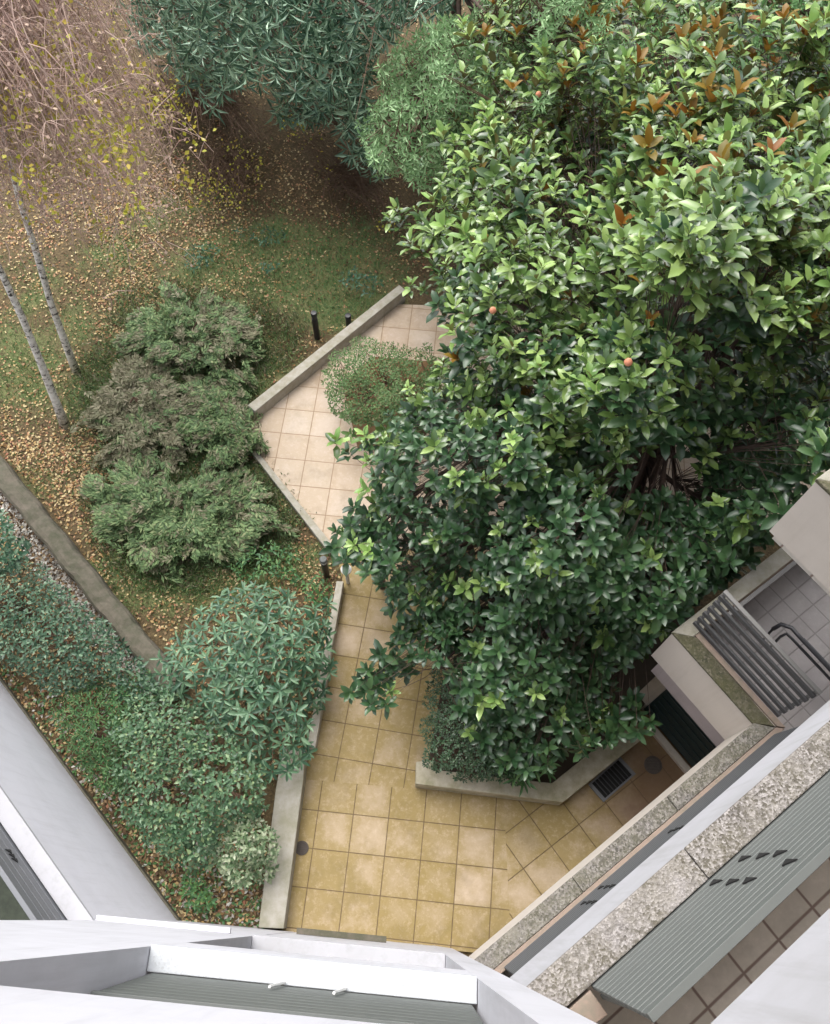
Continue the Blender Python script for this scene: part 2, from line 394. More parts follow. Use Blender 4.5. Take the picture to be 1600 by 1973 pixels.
def edgedist(px, py, poly):
    d = np.full(len(px), 1e9); n = len(poly)
    for i in range(n):
        a = np.array(poly[i], float); b = np.array(poly[(i+1) % n], float); ab = b-a
        t = np.clip(((px-a[0])*ab[0]+(py-a[1])*ab[1])/(ab@ab+1e-9), 0, 1)
        d = np.minimum(d, np.hypot(px-a[0]-t*ab[0], py-a[1]-t*ab[1]))
    return d
def sample(poly, N, jit=0):
    P = np.array(poly, float); lo, hi = P.min(0), P.max(0); ox, oy = [], []; c = 0
    while c < N:
        x = rng.uniform(lo[0], hi[0], N*2); y = rng.uniform(lo[1], hi[1], N*2); m = inpoly(x, y, poly)
        ox.append(x[m]); oy.append(y[m]); c += m.sum()
    x = np.concatenate(ox)[:N]; y = np.concatenate(oy)[:N]
    return x, y
def idw(px, py, ctrl):
    c = np.array(ctrl, float); d = (px[:, None]-c[None, :, 0])**2+(py[:, None]-c[None, :, 1])**2+1
    wt = d**-1.3; return (wt*c[None, :, 2]).sum(1)/wt.sum(1)
def poisson(x, y, r):
    keep = []; cell = {}
    for i in range(len(x)):
        g = (int(x[i]//r), int(y[i]//r)); ok = True
        for a in (-1, 0, 1):
            for b in (-1, 0, 1):
                for q in cell.get((g[0]+a, g[1]+b), ()):
                    if (x[i]-x[q])**2+(y[i]-y[q])**2 < r*r: ok = False
        if ok: keep.append(i); cell.setdefault(g, []).append(i)
    return np.array(keep)
def curves(name, P, rad, mat, parent=None, n=3):
    """P (N,k,3) polylines -> thin tubes; rad (N,k)"""
    N, k, _ = P.shape; d = np.gradient(P, axis=1); d = nrm(d)
    ref = np.array([.3, .2, .93]); x = nrm(np.cross(d, ref)); y = np.cross(d, x)
    rad = np.broadcast_to(rad, (N, k)); t = 2*np.pi*np.arange(n)/n
    V = P[:, :, None]+rad[:, :, None, None]*(np.cos(t)[None, None, :, None]*x[:, :, None]+np.sin(t)[None, None, :, None]*y[:, :, None])
    i = np.arange(N)[:, None, None]*k*n; a = np.arange(k-1)[None, :, None]*n; j = np.arange(n)[None, None, :]; j2 = (j+1) % n
    F = np.stack([i+a+j, i+a+j2, i+a+n+j2, i+a+n+j], -1).reshape(-1, 4)
    me = npmesh(name, V.reshape(-1, 3), [F]); return link(name, me, mat, parent, smooth=True)
def limbs_to(root_pts, root_r, tips, K, r_tip=.006, jig=.25):
    """main limbs from the trunk top to K cluster centres, twigs from the limbs to the tips"""
    K = min(K, len(tips)); cen = tips[rng.choice(len(tips), K, False)]
    for _ in range(4):
        lab = ((tips[:, None]-cen[None])**2).sum(-1).argmin(1)
        cen = np.array([tips[lab == q].mean(0) if (lab == q).any() else cen[q] for q in range(K)])
    rp = np.asarray(root_pts, float); st = rp[np.minimum(len(rp)-1, ((rng.uniform(.35, 1, K))*(len(rp))).astype(int))]
    t = np.linspace(0, 1, 8)[None, :, None]
    low = cen*[1, 1, 1]-np.array([0, 0, .35])
    mid = (st+low)/2+rng.normal(0, jig, (K, 3))+np.array([0, 0, -.2])
    L = (1-t)**2*st[:, None]+2*t*(1-t)*mid[:, None]+t**2*low[:, None]
    lr = np.linspace(root_r*.45, .018, 8)[None]*np.ones((K, 1))
    # twigs
    a = rng.integers(3, 8, len(tips)); s = L[lab, a]
    m2 = (s+tips)/2+rng.normal(0, .06, s.shape)+np.array([0, 0, -.08])
    tt = np.linspace(0, 1, 4)[None, :, None]
    tw = (1-tt)**2*s[:, None]+2*tt*(1-tt)*m2[:, None]+tt**2*tips[:, None]
    return L, lr, tw, np.linspace(r_tip*1.8, r_tip*.8, 4)[None]*np.ones((len(tips), 1))

# =================================================================== SETTING
def G(px, py, z=0.0): return tuple(float(v) for v in at(px, py, z)[:2])
far = MB().sheet([(-150, -150), (150, -150), (150, 150), (-150, 150)], -.4)
tag(far.build('ground', simple('dark_soil_far', (.07, .055, .035), .95, .4, 1.5)), kind='structure')

# near ground: a fine grid with a grass / soil mask and gentle relief
gx = np.linspace(-16, 17, 260); gy = np.linspace(-4, 30, 260); X, Y = np.meshgrid(gx, gy)
def vnoise(x, y, s, seed):
    r2 = np.random.default_rng(seed); g = r2.random((64, 64)); u = x*s+20; v = y*s+20
    i = np.floor(u).astype(int); j = np.floor(v).astype(int); fu = u-i; fv = v-j; fu = fu*fu*(3-2*fu); fv = fv*fv*(3-2*fv)
    q = lambda a, b: g[a % 64, b % 64]
    return (q(i, j)*(1-fu)+q(i+1, j)*fu)*(1-fv)+(q(i, j+1)*(1-fu)+q(i+1, j+1)*fu)*fv
def topix(x, y, z=0.0):
    v = np.stack([x, y, z-H+0*x], -1) @ ROT; return CX+FPX*v[..., 0]/-v[..., 2], CY-FPX*v[..., 1]/-v[..., 2]
def grass_w(x, y):
    px, py = topix(x, y)
    blobs = [(540, 500, 210, 75, 1.0), (660, 590, 110, 50, .9), (330, 1110, 150, 70, .9), (40, 700, 90, 110, .6), (200, 760, 80, 70, .8), (220, 480, 90, 60, .45),
             (120, 620, 90, 60, .35), (380, 800, 230, 260, .75), (330, 420, 160, 60, .35), (60, 560, 60, 80, .5), (60, 930, 60, 50, .5), (260, 1000, 80, 70, .55), (520, 1090, 90, 50, .9)]
    g = np.zeros_like(px)
    for cx_, cy_, a, b, k in blobs: g = np.maximum(g, k*np.exp(-(((px-cx_)/a)**2+((py-cy_)/b)**2)))
    return np.clip(g*1.3+.35*(vnoise(x, y, 1.7, 1)-.5)+.3*(vnoise(x, y, 5, 2)-.5), 0, 1)
Z = -.07+.05*(vnoise(X, Y, 1.1, 5)-.5)+.02*(vnoise(X, Y, 6, 6)-.5)
V = np.stack([X, Y, Z], -1).reshape(-1, 3); ny_, nx_ = X.shape
ii = (np.arange(ny_-1)[:, None]*nx_+np.arange(nx_-1)[None]).ravel()
me = npmesh('lawn', V, [np.stack([ii, ii+1, ii+1+nx_, ii+nx_], -1)])
gw = grass_w(X.ravel(), Y.ravel())
at_ = me.attributes.new('grass', 'FLOAT', 'POINT'); at_.data.foreach_set('value', gw.astype(np.float32))
t = NT('lawn_and_soil'); o = t.obj()
ga = t.n('ShaderNodeAttribute', attribute_name='grass').outputs['Fac']
n1 = t.noise(22, 5, .75, o); n2 = t.noise(3, 5, .7, o); n3 = t.noise(70, 3, .7, o)
soil = t.ramp(n1, [(.3, (.04, .028, .012)), (.55, (.11, .078, .036)), (.75, (.25, .18, .09))])
grs = t.ramp(n3, [(.3, (.05, .07, .024)), (.5, (.11, .145, .05)), (.75, (.21, .23, .095))])
grs = t.mix(t.ramp(n2, [(.4, (0, 0, 0)), (.65, (.6, .6, .6))]), grs, (.20, .15, .075))
fac = t.ramp(t.math('ADD', ga, t.math('MULTIPLY', t.math('SUBTRACT', n1, .5), .9)), [(.3, (0, 0, 0)), (.6, (1, 1, 1))])
t.bump(n1, .6, .03); t.base(t.mix(fac, soil, grs), .95)
tag(link('lawn', me, t.m), kind='structure')

# paved area: three sheets whose slab grids run as in the photo
TS = .5
A = [G(547, 1795), G(575, 1500), G(735, 1513), G(800, 1519), G(1000, 1545), G(1010, 1840), (1.0, -.32), (-1.55, -.14)]
p_low = [(-1.56, -.2), (-1.53, 1.78), (1.42, 1.64), (1.50, -.4), (1.0, -.34)]
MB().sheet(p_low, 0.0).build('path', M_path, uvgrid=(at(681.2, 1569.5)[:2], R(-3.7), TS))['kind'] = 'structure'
p_right = [(1.42, 1.64), (2.3, 1.75), (3.6, 3.0), (6, 2.6), (6, -.5), (1.50, -.4)]
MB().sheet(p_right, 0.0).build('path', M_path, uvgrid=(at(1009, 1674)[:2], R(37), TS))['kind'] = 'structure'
p_mid = [(-1.53, 1.78), (-1.38, 2.2), (-1.12, 4.85), (-1.25, 5.35), (1.4, 5.6), (2.2, 1.70), (1.42, 1.64)]
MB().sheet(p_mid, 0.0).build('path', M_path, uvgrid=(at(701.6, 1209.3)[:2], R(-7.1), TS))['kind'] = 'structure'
p_up = [(-1.25, 5.35), (-2.9, 7.2), (-2.95, 7.95), (-.46, 10.5), (1.2, 10.5), (8, 9.5), (8, 6.5), (3.4, 5.6), (1.4, 5.6)]
MB().sheet(p_up, 0.0).build('path', M_path2, uvgrid=(at(604.9, 792.8)[:2], R(-3.6), TS))['kind'] = 'structure'
# soil bed of the magnolia and the little bed by the path
MB().prism([(.3, 1.9), (2.05, 1.75), (3.0, 2.46), (3.6, 3.1), (4.4, 4.4), (3.2, 6.2), (1.6, 5.2), (.5, 3.2)], -.05, .2).build('planting_bed', simple('dark_bed_soil', (.05, .035, .022), .95, .4, 12))['kind'] = 'structure'
MB().prism([G(660, 740), G(690, 865), G(770, 870), G(860, 800), G(840, 700), G(720, 690)], -.05, .05).build('planting_bed', simple('brown_bed_soil', (.17, .10, .045), .95, .4, 14))['kind'] = 'structure'

def wall_poly(name, mat, label, cat, pieces, bevel=.012, group=None):
    m = MB()
    for pts, z0, z1 in pieces: m.prism(pts, z0, z1)
    return tag(m.build(name, mat, bevel=bevel), label, cat, group)
wall_poly('retaining_wall', M_greyc, 'wide grey concrete kerb wall along the left edge of the mossy yellow path, by the building foot', 'low wall',
          [([(-1.83, -.14), (-1.50, -.14), (-1.42, 1.72), (-1.42, 2.16), (-1.74, 2.16), (-1.79, 1.6)], -.15, .3)])
wall_poly('path_kerb', M_kerb, 'thin pale kerb between the rhododendron and the yellow path', 'kerb',
          [([(-1.42, 2.19), (-1.30, 2.19), (-1.08, 4.75), (-1.19, 4.75)], -.15, .22)])
wall_poly('path_kerb', M_kerb, 'low concrete wall bordering the pink slabs, beside the black bollards', 'kerb',
          [([(-2.97, 7.93), (-.46, 10.75), (-.34, 10.63), (-2.83, 7.81)], -.15, .26)])
wall_poly('path_kerb', M_kerb, 'narrow pale kerb dropping to the juniper bed at the left corner of the pink slabs', 'kerb',
          [([(-2.95, 7.25), (-2.83, 7.25), (-1.24, 5.36), (-1.36, 5.30)], -.2, .04)])
wall_poly('planter_wall', M_planter, 'bent mossy concrete wall round the magnolia bed', 'planter wall',
          [([(.15, 1.72), (2.20, 1.55), (3.36, 2.44), (3.08, 2.60), (2.06, 1.80), (.38, 1.92), (.40, 2.05), (.15, 2.02)], -.1, .36)])
def dwall():
    a = np.array([-3.30, 3.08]); b = np.array([-8.6, 8.4]); n = 60; d = (b-a)/np.linalg.norm(b-a); nn = np.array([-d[1], d[0]])
    prof = [(0, -.2), (.0, .10), (.012, .20), (.05, .25), (.13, .275), (.24, .27), (.31, .245), (.345, .19), (.355, .08), (.355, -.2)]
    V = []; r9 = np.random.default_rng(4)
    for i in range(n+1):
        c = a+(b-a)*i/n+nn*.012*math.sin(i*.9); sag = .012*math.sin(i*.37)-(.018 if i % 10 == 0 else 0)
        for q, h in prof: V.append((*(c+nn*(q+r9.normal(0, .004))), h+sag+r9.normal(0, .005)))
    k = len(prof); Fq = [[i*k+j, (i+1)*k+j, (i+1)*k+j+1, i*k+j+1] for i in range(n) for j in range(k-1)]
    m = MB(); m.v = V; m.f = Fq+[list(range(k)), list(range(n*k, n*k+k))[::-1]]
    o = m.build('garden_wall', M_darkc, smooth=False)
    return tag(o, 'long dark brown mossy low wall between the leafy lawn and the gravel strip', 'low wall')
dwall()

# drains
def drain(loc, r, label):
    e = empty('drain_cover', (*loc, 0), label, 'drain cover')
    MB().lathe(loc, [(r, .002), (r, .016), (r*.84, .018), (r*.82, .008), (.001, .008)], 28).build('rim', M_iron, e)
    m = MB()
    for k in range(-2, 3):
        h = math.sqrt(max(1e-4, (r*.78)**2-(k*r*.3)**2)); m.bar((loc[0]-h, loc[1]+k*r*.3), (loc[0]+h, loc[1]+k*r*.3), r*.12, .0085, .02)
    m.build('grille', M_iron, e)
drain((-1.39, .86), .095, 'small round iron drain cover by the wide grey kerb wall')
drain((3.60, 2.16), .13, 'round rusty drain cover in the dark corner near the green door')
e = empty('floor_grate', (2.97, 1.95, 0), 'black rectangular grate sunk in the slabs below the magnolia planter wall', 'grate')
q = [G(1133, 1512), G(1163, 1546), G(1225, 1492), G(1194, 1458)]
c0 = np.mean(q, 0); inner = [tuple(c0+(np.array(p)-c0)*.84) for p in q]
m = MB()
for i in range(4):
    j = (i+1) % 4; k0 = len(m.v)
    m.v += [(*q[i], .03), (*q[j], .03), (*inner[j], .03), (*inner[i], .03), (*q[i], .0), (*q[j], .0), (*inner[j], .004), (*inner[i], .004)]
    m.f += [[k0, k0+1, k0+2, k0+3], [k0+4, k0+5, k0+1, k0], [k0+3, k0+2, k0+6, k0+7]]
m.build('frame', M_screend, e)
MB().sheet(inner, .006).build('pit', M_hole, e)
m = MB()
for k in range(1, 9):
    f = k/9; a = np.array(inner[0])*(1-f)+np.array(inner[3])*f; b = np.array(inner[1])*(1-f)+np.array(inner[2])*f
    m.bar(a, b, .012, .01, .026)
m.build('grille', M_blackp, e)

# bollards
def bollard(px, py, h, label, head=M_black, r=.055):
    x, y = G(px, py); e = empty('bollard_light', (x, y, 0), label, 'bollard light', 'garden bollard lights')
    MB().lathe((x, y), [(r, -.08), (r, h*.72), (r*.92, h*.73), (r*.92, h*.76)], 18).build('post', M_black, e)
    MB().lathe((x, y), [(r*.8, h*.76), (r*.8, h*.90)], 18).build('lens', M_whitem if head is not M_black else M_blackp, e)
    MB().lathe((x, y), [(r*1.08, h*.90), (r*1.08, h*.97), (r*.9, h), (.001, h+.004)], 18).build('cap', head, e)
bollard(611, 647, .66, 'black bollard light standing in the grass above the pale kerb')
bollard(672, 622, .22, 'short black bollard light half hidden behind the pale kerb')
bollard(629, 1106, .62, 'black bollard light with a grey cap at the corner of the juniper bed', M_screen)
bollard(737, 1130, .55, 'black bollard light among the lowest magnolia twigs over the path')
x, y = G(671, 1122); e = empty('post_light', (x, y, 0), 'small pale mushroom headed light at the end of the thin kerb', 'post light')
MB().lathe((x, y), [(.03, 0), (.03, .5)], 14).build('post', M_whitem, e)
MB().lathe((x, y), [(.05, .5), (.085, .52), (.085, .55), (.04, .585), (.001, .59)], 18).build('head', M_whitem, e)

# =================================================================== BUILDING
u = np.array([.788, .616]); vv = np.array([-.616, .788])     # right wing: along it / out into the garden
Q0 = np.array([.68, -.35]); Qi = Q0+u*3.85; C1 = Qi+vv*1.25
fd = np.array([.9986, -.053]); fn = np.array([.053, .9986])  # facade direction / outward normal
def fy(x): return -.25-.053*x
F = lambda x, dy=0.0: (x, fy(x)-dy)
bld = empty('apartment_building', (0, 0, 0), 'white and cream apartment block with stacked balconies round the camera side', 'building')
TOP = 14.0
# facade
MB().prism([F(-2.94), F(-1.40), F(-1.40, 1.6), F(-2.94, 1.6)], -.1, TOP).build('facade_pier', M_white, bld)
MB().prism([F(.45), tuple(Q0+[.03, .05]), (1.4, -1.0), F(1.0, 1.7), F(.45, 1.6)], -.1, TOP).build('facade_pier', M_white, bld)
MB().prism([F(-1.398, .004), F(.448, .004), F(.448, .25), F(-1.398, .25)], -.1, 2.6).build('ground_floor_wall', M_white, bld)
MB().prism([F(-1.40, 1.5), F(.45, 1.5), F(.45, 1.7), F(-1.40, 1.7)], -.1, TOP).build('recessed_wall', M_creamd, bld)
ws = MB().prism([F(-1.25, -.07), F(-.15, -.07), F(-.15, .0), F(-1.25, .0)], 1.0, 1.04).build('window_sill', M_darkc, bld, bevel=.004)
def screen(name, parent, a, b, z0, z1, inward, mat, holes=(), flip=1, gap=False, n=8, lean=.05, thick=.03):
    """slatted privacy screen standing on a parapet from a to b"""
    a = np.array(a, float); b = np.array(b, float); d = (b-a)/np.linalg.norm(b-a); inn = np.array(inward, float)
    m = MB(); hh = (z1-z0)/n
    for k in range(n):
        zz0 = z0+k*hh+(.012 if gap else .007); zz1 = z0+(k+1)*hh-(hh*.52 if gap else .007)
        l0 = inn*lean*k/n; l1 = inn*(lean*(k+1)/n)
        pr = inn*thick
        P8 = [(*(a+l0), zz0), (*(b+l0), zz0), (*(b+l0+pr), zz0), (*(a+l0+pr), zz0), (*(a+l1), zz1), (*(b+l1), zz1), (*(b+l1+pr), zz1), (*(a+l1+pr), zz1)]
        k0 = len(m.v); m.v += P8
        m.f += [[k0+i for i in f] for f in ((0, 1, 2, 3)[::-1], (4, 5, 6, 7), (0, 1, 5, 4), (1, 2, 6, 5), (2, 3, 7, 6), (3, 0, 4, 7))]
    s_ = m.build(name, mat, parent, bevel=.004)
    m = MB(); m.bar(a+inn*(lean+thick*.5), b+inn*(lean+thick*.5), .045, z1, z1+.035)
    for e_ in (a+d*.03, b-d*.03): m.bar(e_+inn*(lean*.5+thick+.002), e_+inn*(lean*.5+thick+.03), .04, z0+.0, z1-.002)
    m.build('frame', M_bar if gap else mat, s_, bevel=.003)
    if holes:
        for (t_, zf, s) in holes:
            m = MB(); p = a+(b-a)*t_; zc = z0+(z1-z0)*zf
            def q_(du, dz, out): return (*(p+d*du+inn*(lean*(zf+dz/(z1-z0))-out)), zc+dz)
            A3 = [(0, -4*s), (0, 4*s), (-3.4*s, -1.8*s)]
            m.v = [q_(x_, y_, .008) for x_, y_ in A3]+[q_(x_, y_, .001) for x_, y_ in A3]
            m.f = [[0, 1, 2], [5, 4, 3], [0, 3, 4, 1], [1, 4, 5, 2], [2, 5, 3, 0]]
            m.build('cut_out', M_hole, s_)
    return s_

for lv, (zb, zt) in enumerate([(2.6, 3.5), (6.2, 7.1), (9.8, 10.7)]):
    # loggia in the front facade
    fl = MB().prism([F(-1.396, .10), F(.446, .10), F(.446, 1.49), F(-1.396, 1.49)], zb-.15, zb+.05).build('balcony_floor', M_btile, bld, uvgrid=((0, 0), R(-3), .33))
    pr = MB().prism([F(-1.398, -.0), F(.448, -.0), F(.448, .12), F(-1.398, .12)], zb, zt-.05).build('parapet', M_white, bld)
    MB().prism([F(-1.396, -.012), F(.446, -.012), F(.446, .125), F(-1.396, .125)], zt-.048, zt).build('coping', M_aggw if lv == 1 else M_whitec, pr, bevel=.006)
    if lv < 2:
        screen('slatted_screen', bld, F(-1.37, .128), F(.42, .128), zt-.03, zt+.95, -fn, M_screen, n=9, lean=.03)
        # little prop arms of the folding screen
        for xx in (-.62, -.28):
            MB().tube([(*F(xx, .11), zt+.02), (*F(xx-.05, .118), zt+.26)], .009, 6).build('screen_arm', M_whitem, bld)
    # right wing balcony: parapet along the wing, then a block stepping out into the garden
    th = .20; cut = .05 if lv == 0 else .015
    E1 = C1+u*6.0
    back = Qi-vv*1.7+u*6
    out = [tuple(Q0+u*.02), tuple(Qi-vv*.0), tuple(C1), tuple(E1), tuple(back), tuple(Q0-vv*1.5)]
    inset = [tuple(Q0-vv*.05+u*.1), tuple(Qi+u*.05-vv*.05), tuple(C1+u*.05-vv*.05), tuple(E1-vv*.05), tuple(back), tuple(Q0-vv*1.45+u*.1)]
    fl = MB().prism(inset, zb-.12, zb+.04).build('balcony_floor', M_btile if lv else M_btile2, bld, uvgrid=(tuple(Q0-vv*.55), math.atan2(u[1], u[0]), .33 if lv else .27))
    pr = MB().prism([tuple(Q0), tuple(Qi), tuple(Qi+u*th-vv*th), tuple(Q0-vv*th)], zb, zt-.04).build('parapet', M_whitec if lv else M_cream, bld)
    ts = [0, 1.28, 2.57, 3.85]
    for q in range(3):
        pa, pb = Q0+u*(ts[q]+(.003 if q else 0)), Q0+u*(ts[q+1]-(.003 if q < 2 else 0)); ex = (th-cut) if q == 2 else 0
        MB().prism([tuple(pa+vv*.01), tuple(pb+vv*.01), tuple(pb+u*ex-vv*(th-cut+.01)), tuple(pa-vv*(th-cut+.01))], zt-.038, zt-.003*(q == 1)).build('coping', M_agg if lv else M_aggd, pr, bevel=.008)
    if lv == 0:
        a1 = th-cut+.013
        MB().prism([tuple(Q0-vv*a1), tuple(Qi+u*a1-vv*a1), tuple(Qi+u*(th+.03)-vv*(th+.03)), tuple(Q0-vv*(th+.03))], zt-.09, zt-.008).build('coping_edge', M_terra, pr, bevel=.006)
        MB().prism([tuple(Qi+u*(a1+.02)-vv*(a1-.002)), tuple(C1+u*(a1+.02)-vv*.17), tuple(C1+u*(th+.05)-vv*.17), tuple(Qi+u*(th+.05)-vv*(th+.028))], zt-.09, zt-.01).build('coping_edge', M_terra, pr, bevel=.006)
    else:
        MB().prism([tuple(Q0-vv*(th+.012)), tuple(Q0+u*.34-vv*(th+.012)), tuple(Q0+u*.34-vv*(th+.16)), tuple(Q0-vv*(th+.12))], zt-.12, zt-.01).build('coping_edge', M_terra, pr, bevel=.006)
    pr2 = MB().prism([tuple(Qi+vv*.0005), tuple(C1), tuple(C1+u*(th+.03)-vv*th), tuple(Qi+u*(th+.03)-vv*th)], zb, zt-.04).build('parapet', M_cream, bld)
    cp2 = MB().prism([tuple(Qi-u*.01+vv*.014), tuple(C1-u*.01+vv*.01), tuple(C1+u*(th-cut+.03)-vv*th), tuple(Qi+u*(th-cut+.01)-vv*(th-cut))], zt-.038, zt).build('coping', M_moss, pr2, bevel=.008)
    pr3 = MB().prism([tuple(C1+vv*.0), tuple(E1), tuple(E1-vv*.16), tuple(C1+u*.2-vv*.16)], zb+.001, zt-.041).build('parapet', M_terra, bld)
    MB().prism([tuple(C1+vv*.01-u*.01), tuple(E1+vv*.01), tuple(E1-vv*.17), tuple(C1+u*.15-vv*.17)], zt-.039, zt+.002).build('coping', M_greyc, pr3, bevel=.008)
    if lv < 2:
        hs_ = [(t_, z_, .0155) for t_, z_ in ([(.256, .18), (.259, .39), (.264, .58), (.316, .21), (.322, .41), (.327, .59), (.306, .81)] if lv else
               [(.321, .21), (.325, .38), (.33, .52), (.259, .24), (.264, .39), (.268, .53), (.552, .38), (.559, .48), (.565, .6)])]
        screen('slatted_screen', bld, Q0-vv*(th+.0)+u*(.36 if lv else .25), Qi-vv*(th+.0)+u*.1, zt-.05, zt+.95, -vv, M_screen if lv else M_screeng, hs_, n=14, lean=.07)
    if lv == 0:
        screen('slatted_railing', bld, Qi+u*(th+.05)-vv*.10, C1+u*(th+.05)-vv*.05, zt-.02, zt+.98, u, M_bar2, gap=True, n=6, lean=0, thick=.03)
        MB().bar(C1+u*.6-vv*.22, E1-vv*.22, .05, zt+.04, zt+.07).build('handrail', M_bar, bld, bevel=.004)
# under-slab beam and door below the block
bo = .03
MB().prism([tuple(Qi+u*bo-vv*.6), tuple(C1+u*bo-vv*.12), tuple(C1+u*(bo+.15)-vv*.12), tuple(Qi+u*(bo+.15)-vv*.6)], 2.2, 2.58).build('beam', plaster('mauve_render', (.34, .29, .29), (.2, .18, .17), .4), bld)
Ds = np.array([3.72, 2.57])-vv*0; Dn = Ds+vv*.55; De = Ds-vv*1.4
gw_ = MB().prism([tuple(Dn+u*.10+vv*.1), tuple(De+u*.10), tuple(De+u*.4), tuple(Dn+u*.4+vv*.1)], -.1, 2.58).build('ground_floor_wall', M_creamd, bld)
dr = MB().prism([tuple(Dn-vv*.12+u*.06), tuple(De+vv*.1+u*.06), tuple(De+vv*.1+u*.098), tuple(Dn-vv*.12+u*.098)], .1, 2.25).build('door', M_door, bld, bevel=.004)
m = MB()
for k in range(9):
    z_ = .2+k*.22; m.prism([tuple(Dn-vv*.16+u*.045), tuple(De+vv*.14+u*.045), tuple(De+vv*.14+u*.0585), tuple(Dn-vv*.16+u*.0585)], z_, z_+.17)
m.build('door_boards', M_door, dr, bevel=.004)
MB().prism([tuple(Ds+vv*.22-u*.06), tuple(De-u*.06), tuple(De+u*.04), tuple(Ds+vv*.22+u*.04)], -.02, .09).build('door_step', M_creamd, bld, bevel=.008)
# wall behind right balconies
MB().prism([tuple(Q0-vv*1.5+u*.3), tuple(Qi-vv*1.5+u*6), tuple(Qi-vv*1.9+u*6), tuple(Q0-vv*1.9+u*.3)], -.1, TOP).build('recessed_wall', M_cream, bld)
MB().prism([tuple(Q0-vv*.26+u*.03), tuple(Q0-vv*1.49+u*.03), tuple(Q0-vv*1.49+u*.28), tuple(Q0-vv*.26+u*.2)], -.1, TOP).build('end_wall', M_cream, bld)
# left wing
wu = np.array([-.7115, .7027]); wi = np.array([-.7027, -.7115])   # along the wing / inward (away from the garden)
W0 = np.array([-2.93, -.11]); W1 = W0+wu*9
MB().prism([tuple(W0), tuple(W1), tuple(W1+wi*.15), tuple(W0+wi*.15)], -.15, 3.44).build('wing_wall', M_wing, bld)
MB().prism([tuple(W0-wi*.012), tuple(W1-wi*.012), tuple(W1+wi*.165), tuple(W0+wi*.165)], 3.442, 3.5).build('coping', M_whitec, bld, bevel=.008)
fl = MB().prism([tuple(W0+wi*.155), tuple(W1+wi*.155), tuple(W1+wi*3), tuple(W0+wi*3)], 2.4, 2.62).build('balcony_floor', simple('dark_green_matting', (.05, .058, .04), .95, .5, 9, (.03, .036, .025)), bld)
hs_ = [(.098+.006*i, .45, .014) for i in range(3)]+[(.115+.006*i, .78, .014) for i in range(3)]
screen('slatted_screen', bld, W0+wi*.17+wu*.05, W1+wi*.19, 3.42, 4.1, wi, M_screend, hs_, n=5, lean=.03)
# drain plinth line
m = MB().bar(W0-wi*.012, W1-wi*.012, .03, -.1, .10).build('plinth', M_darkc, bld)
m = MB().prism([F(-2.92, -.05), F(-1.62, -.05), F(-1.62, -.001), F(-2.92, -.001)], 3.40, 3.46).build('ledge', M_white, bld, bevel=.005)

# black tubular frame on the lower balcony
e = empty('chair_frame', (*at(1560, 1290, 2.7)[:2], 2.65), 'black tubular folding chair frame standing on the grey tiled balcony', 'chair')
def T3(px, py, z): return tuple(at(px, py, z))
top = [T3(1490, 1212, 3.15), T3(1506, 1203, 3.25), T3(1526, 1210, 3.3), T3(1548, 1234, 3.3), T3(1610, 1300, 3.3), T3(1665, 1358, 3.3)]
MB().tube(top, .026, 10).build('backrest_tube', M_blackp, e, smooth=True)
lowt = [T3(1504, 1227, 3.1), T3(1516, 1221, 3.15), T3(1528, 1232, 3.15), T3(1592, 1300, 3.15), T3(1650, 1362, 3.15)]
MB().tube(lowt, .018, 10).build('seat_tube', M_blackp, e, smooth=True)
for p in (top[0], lowt[0], top[-1], lowt[-1]):
    MB().tube([p, (p[0]+.03, p[1]-.02, 2.69)], .016, 8).build('leg', M_blackp, e, smooth=True)
m = MB(); m.quad(top[3], top[5], (np.array(top[5])+[.12, .1, -.2]), (np.array(top[3])+[.12, .1, -.2])); m.build('fabric_back', simple('dark_fabric', (.035, .04, .05), .9), e)
# =================================================================== PLANTS
def plant(name, label, cat, base, group=None): return empty(name, base, label, cat, group)

# ---- magnolia
MAG = [(905, -90), (895, 20), (890, 120), (880, 200), (850, 260), (835, 330), (832, 400), (745, 392), (750, 420), (790, 470), (840, 500), (785, 545), (850, 590), (862, 690),
       (790, 745), (740, 790), (690, 830), (640, 845), (665, 870), (720, 900), (690, 960), (640, 1010), (635, 1070), (700, 1110), (745, 1160), (775, 1200), (745, 1250), (665, 1335), (700, 1350), (738, 1375),
       (765, 1320), (800, 1275), (845, 1270), (880, 1340), (915, 1440), (960, 1500), (1080, 1482), (1190, 1425), (1290, 1400), (1265, 1240), (1380, 1150), (1530, 1062), (1490, 1005), (1600, 900), (1760, 700), (1760, -90)]
MZ = [(1200, -50, 6.3), (1500, 100, 6.9), (1350, 450, 7.3), (1650, 500, 6.8), (1000, 300, 5.4), (860, 300, 4.3), (760, 400, 4.0), (800, 540, 4.2), (1000, 620, 5.4), (1250, 720, 6.2), (900, 850, 4.2), (650, 850, 3.0),
      (660, 1050, 2.9), (760, 1200, 2.4), (700, 1350, 2.1), (1100, 1050, 4.2), (1350, 1050, 4.3), (1500, 930, 4.8), (950, 1450, 1.5), (1200, 1350, 2.1), (1000, 1250, 2.9), (1600, 850, 5.6), (900, 60, 4.6)]
base = at(1150, 1085, .1)
mg = plant('magnolia_tree', 'large glossy leaved magnolia tree rising from the planter and filling the right side', 'tree', base)
sx, sy = sample(MAG, 16000); k = poisson(sx, sy, 21); sx, sy = sx[k], sy[k]
hole = np.zeros(len(sx), bool)
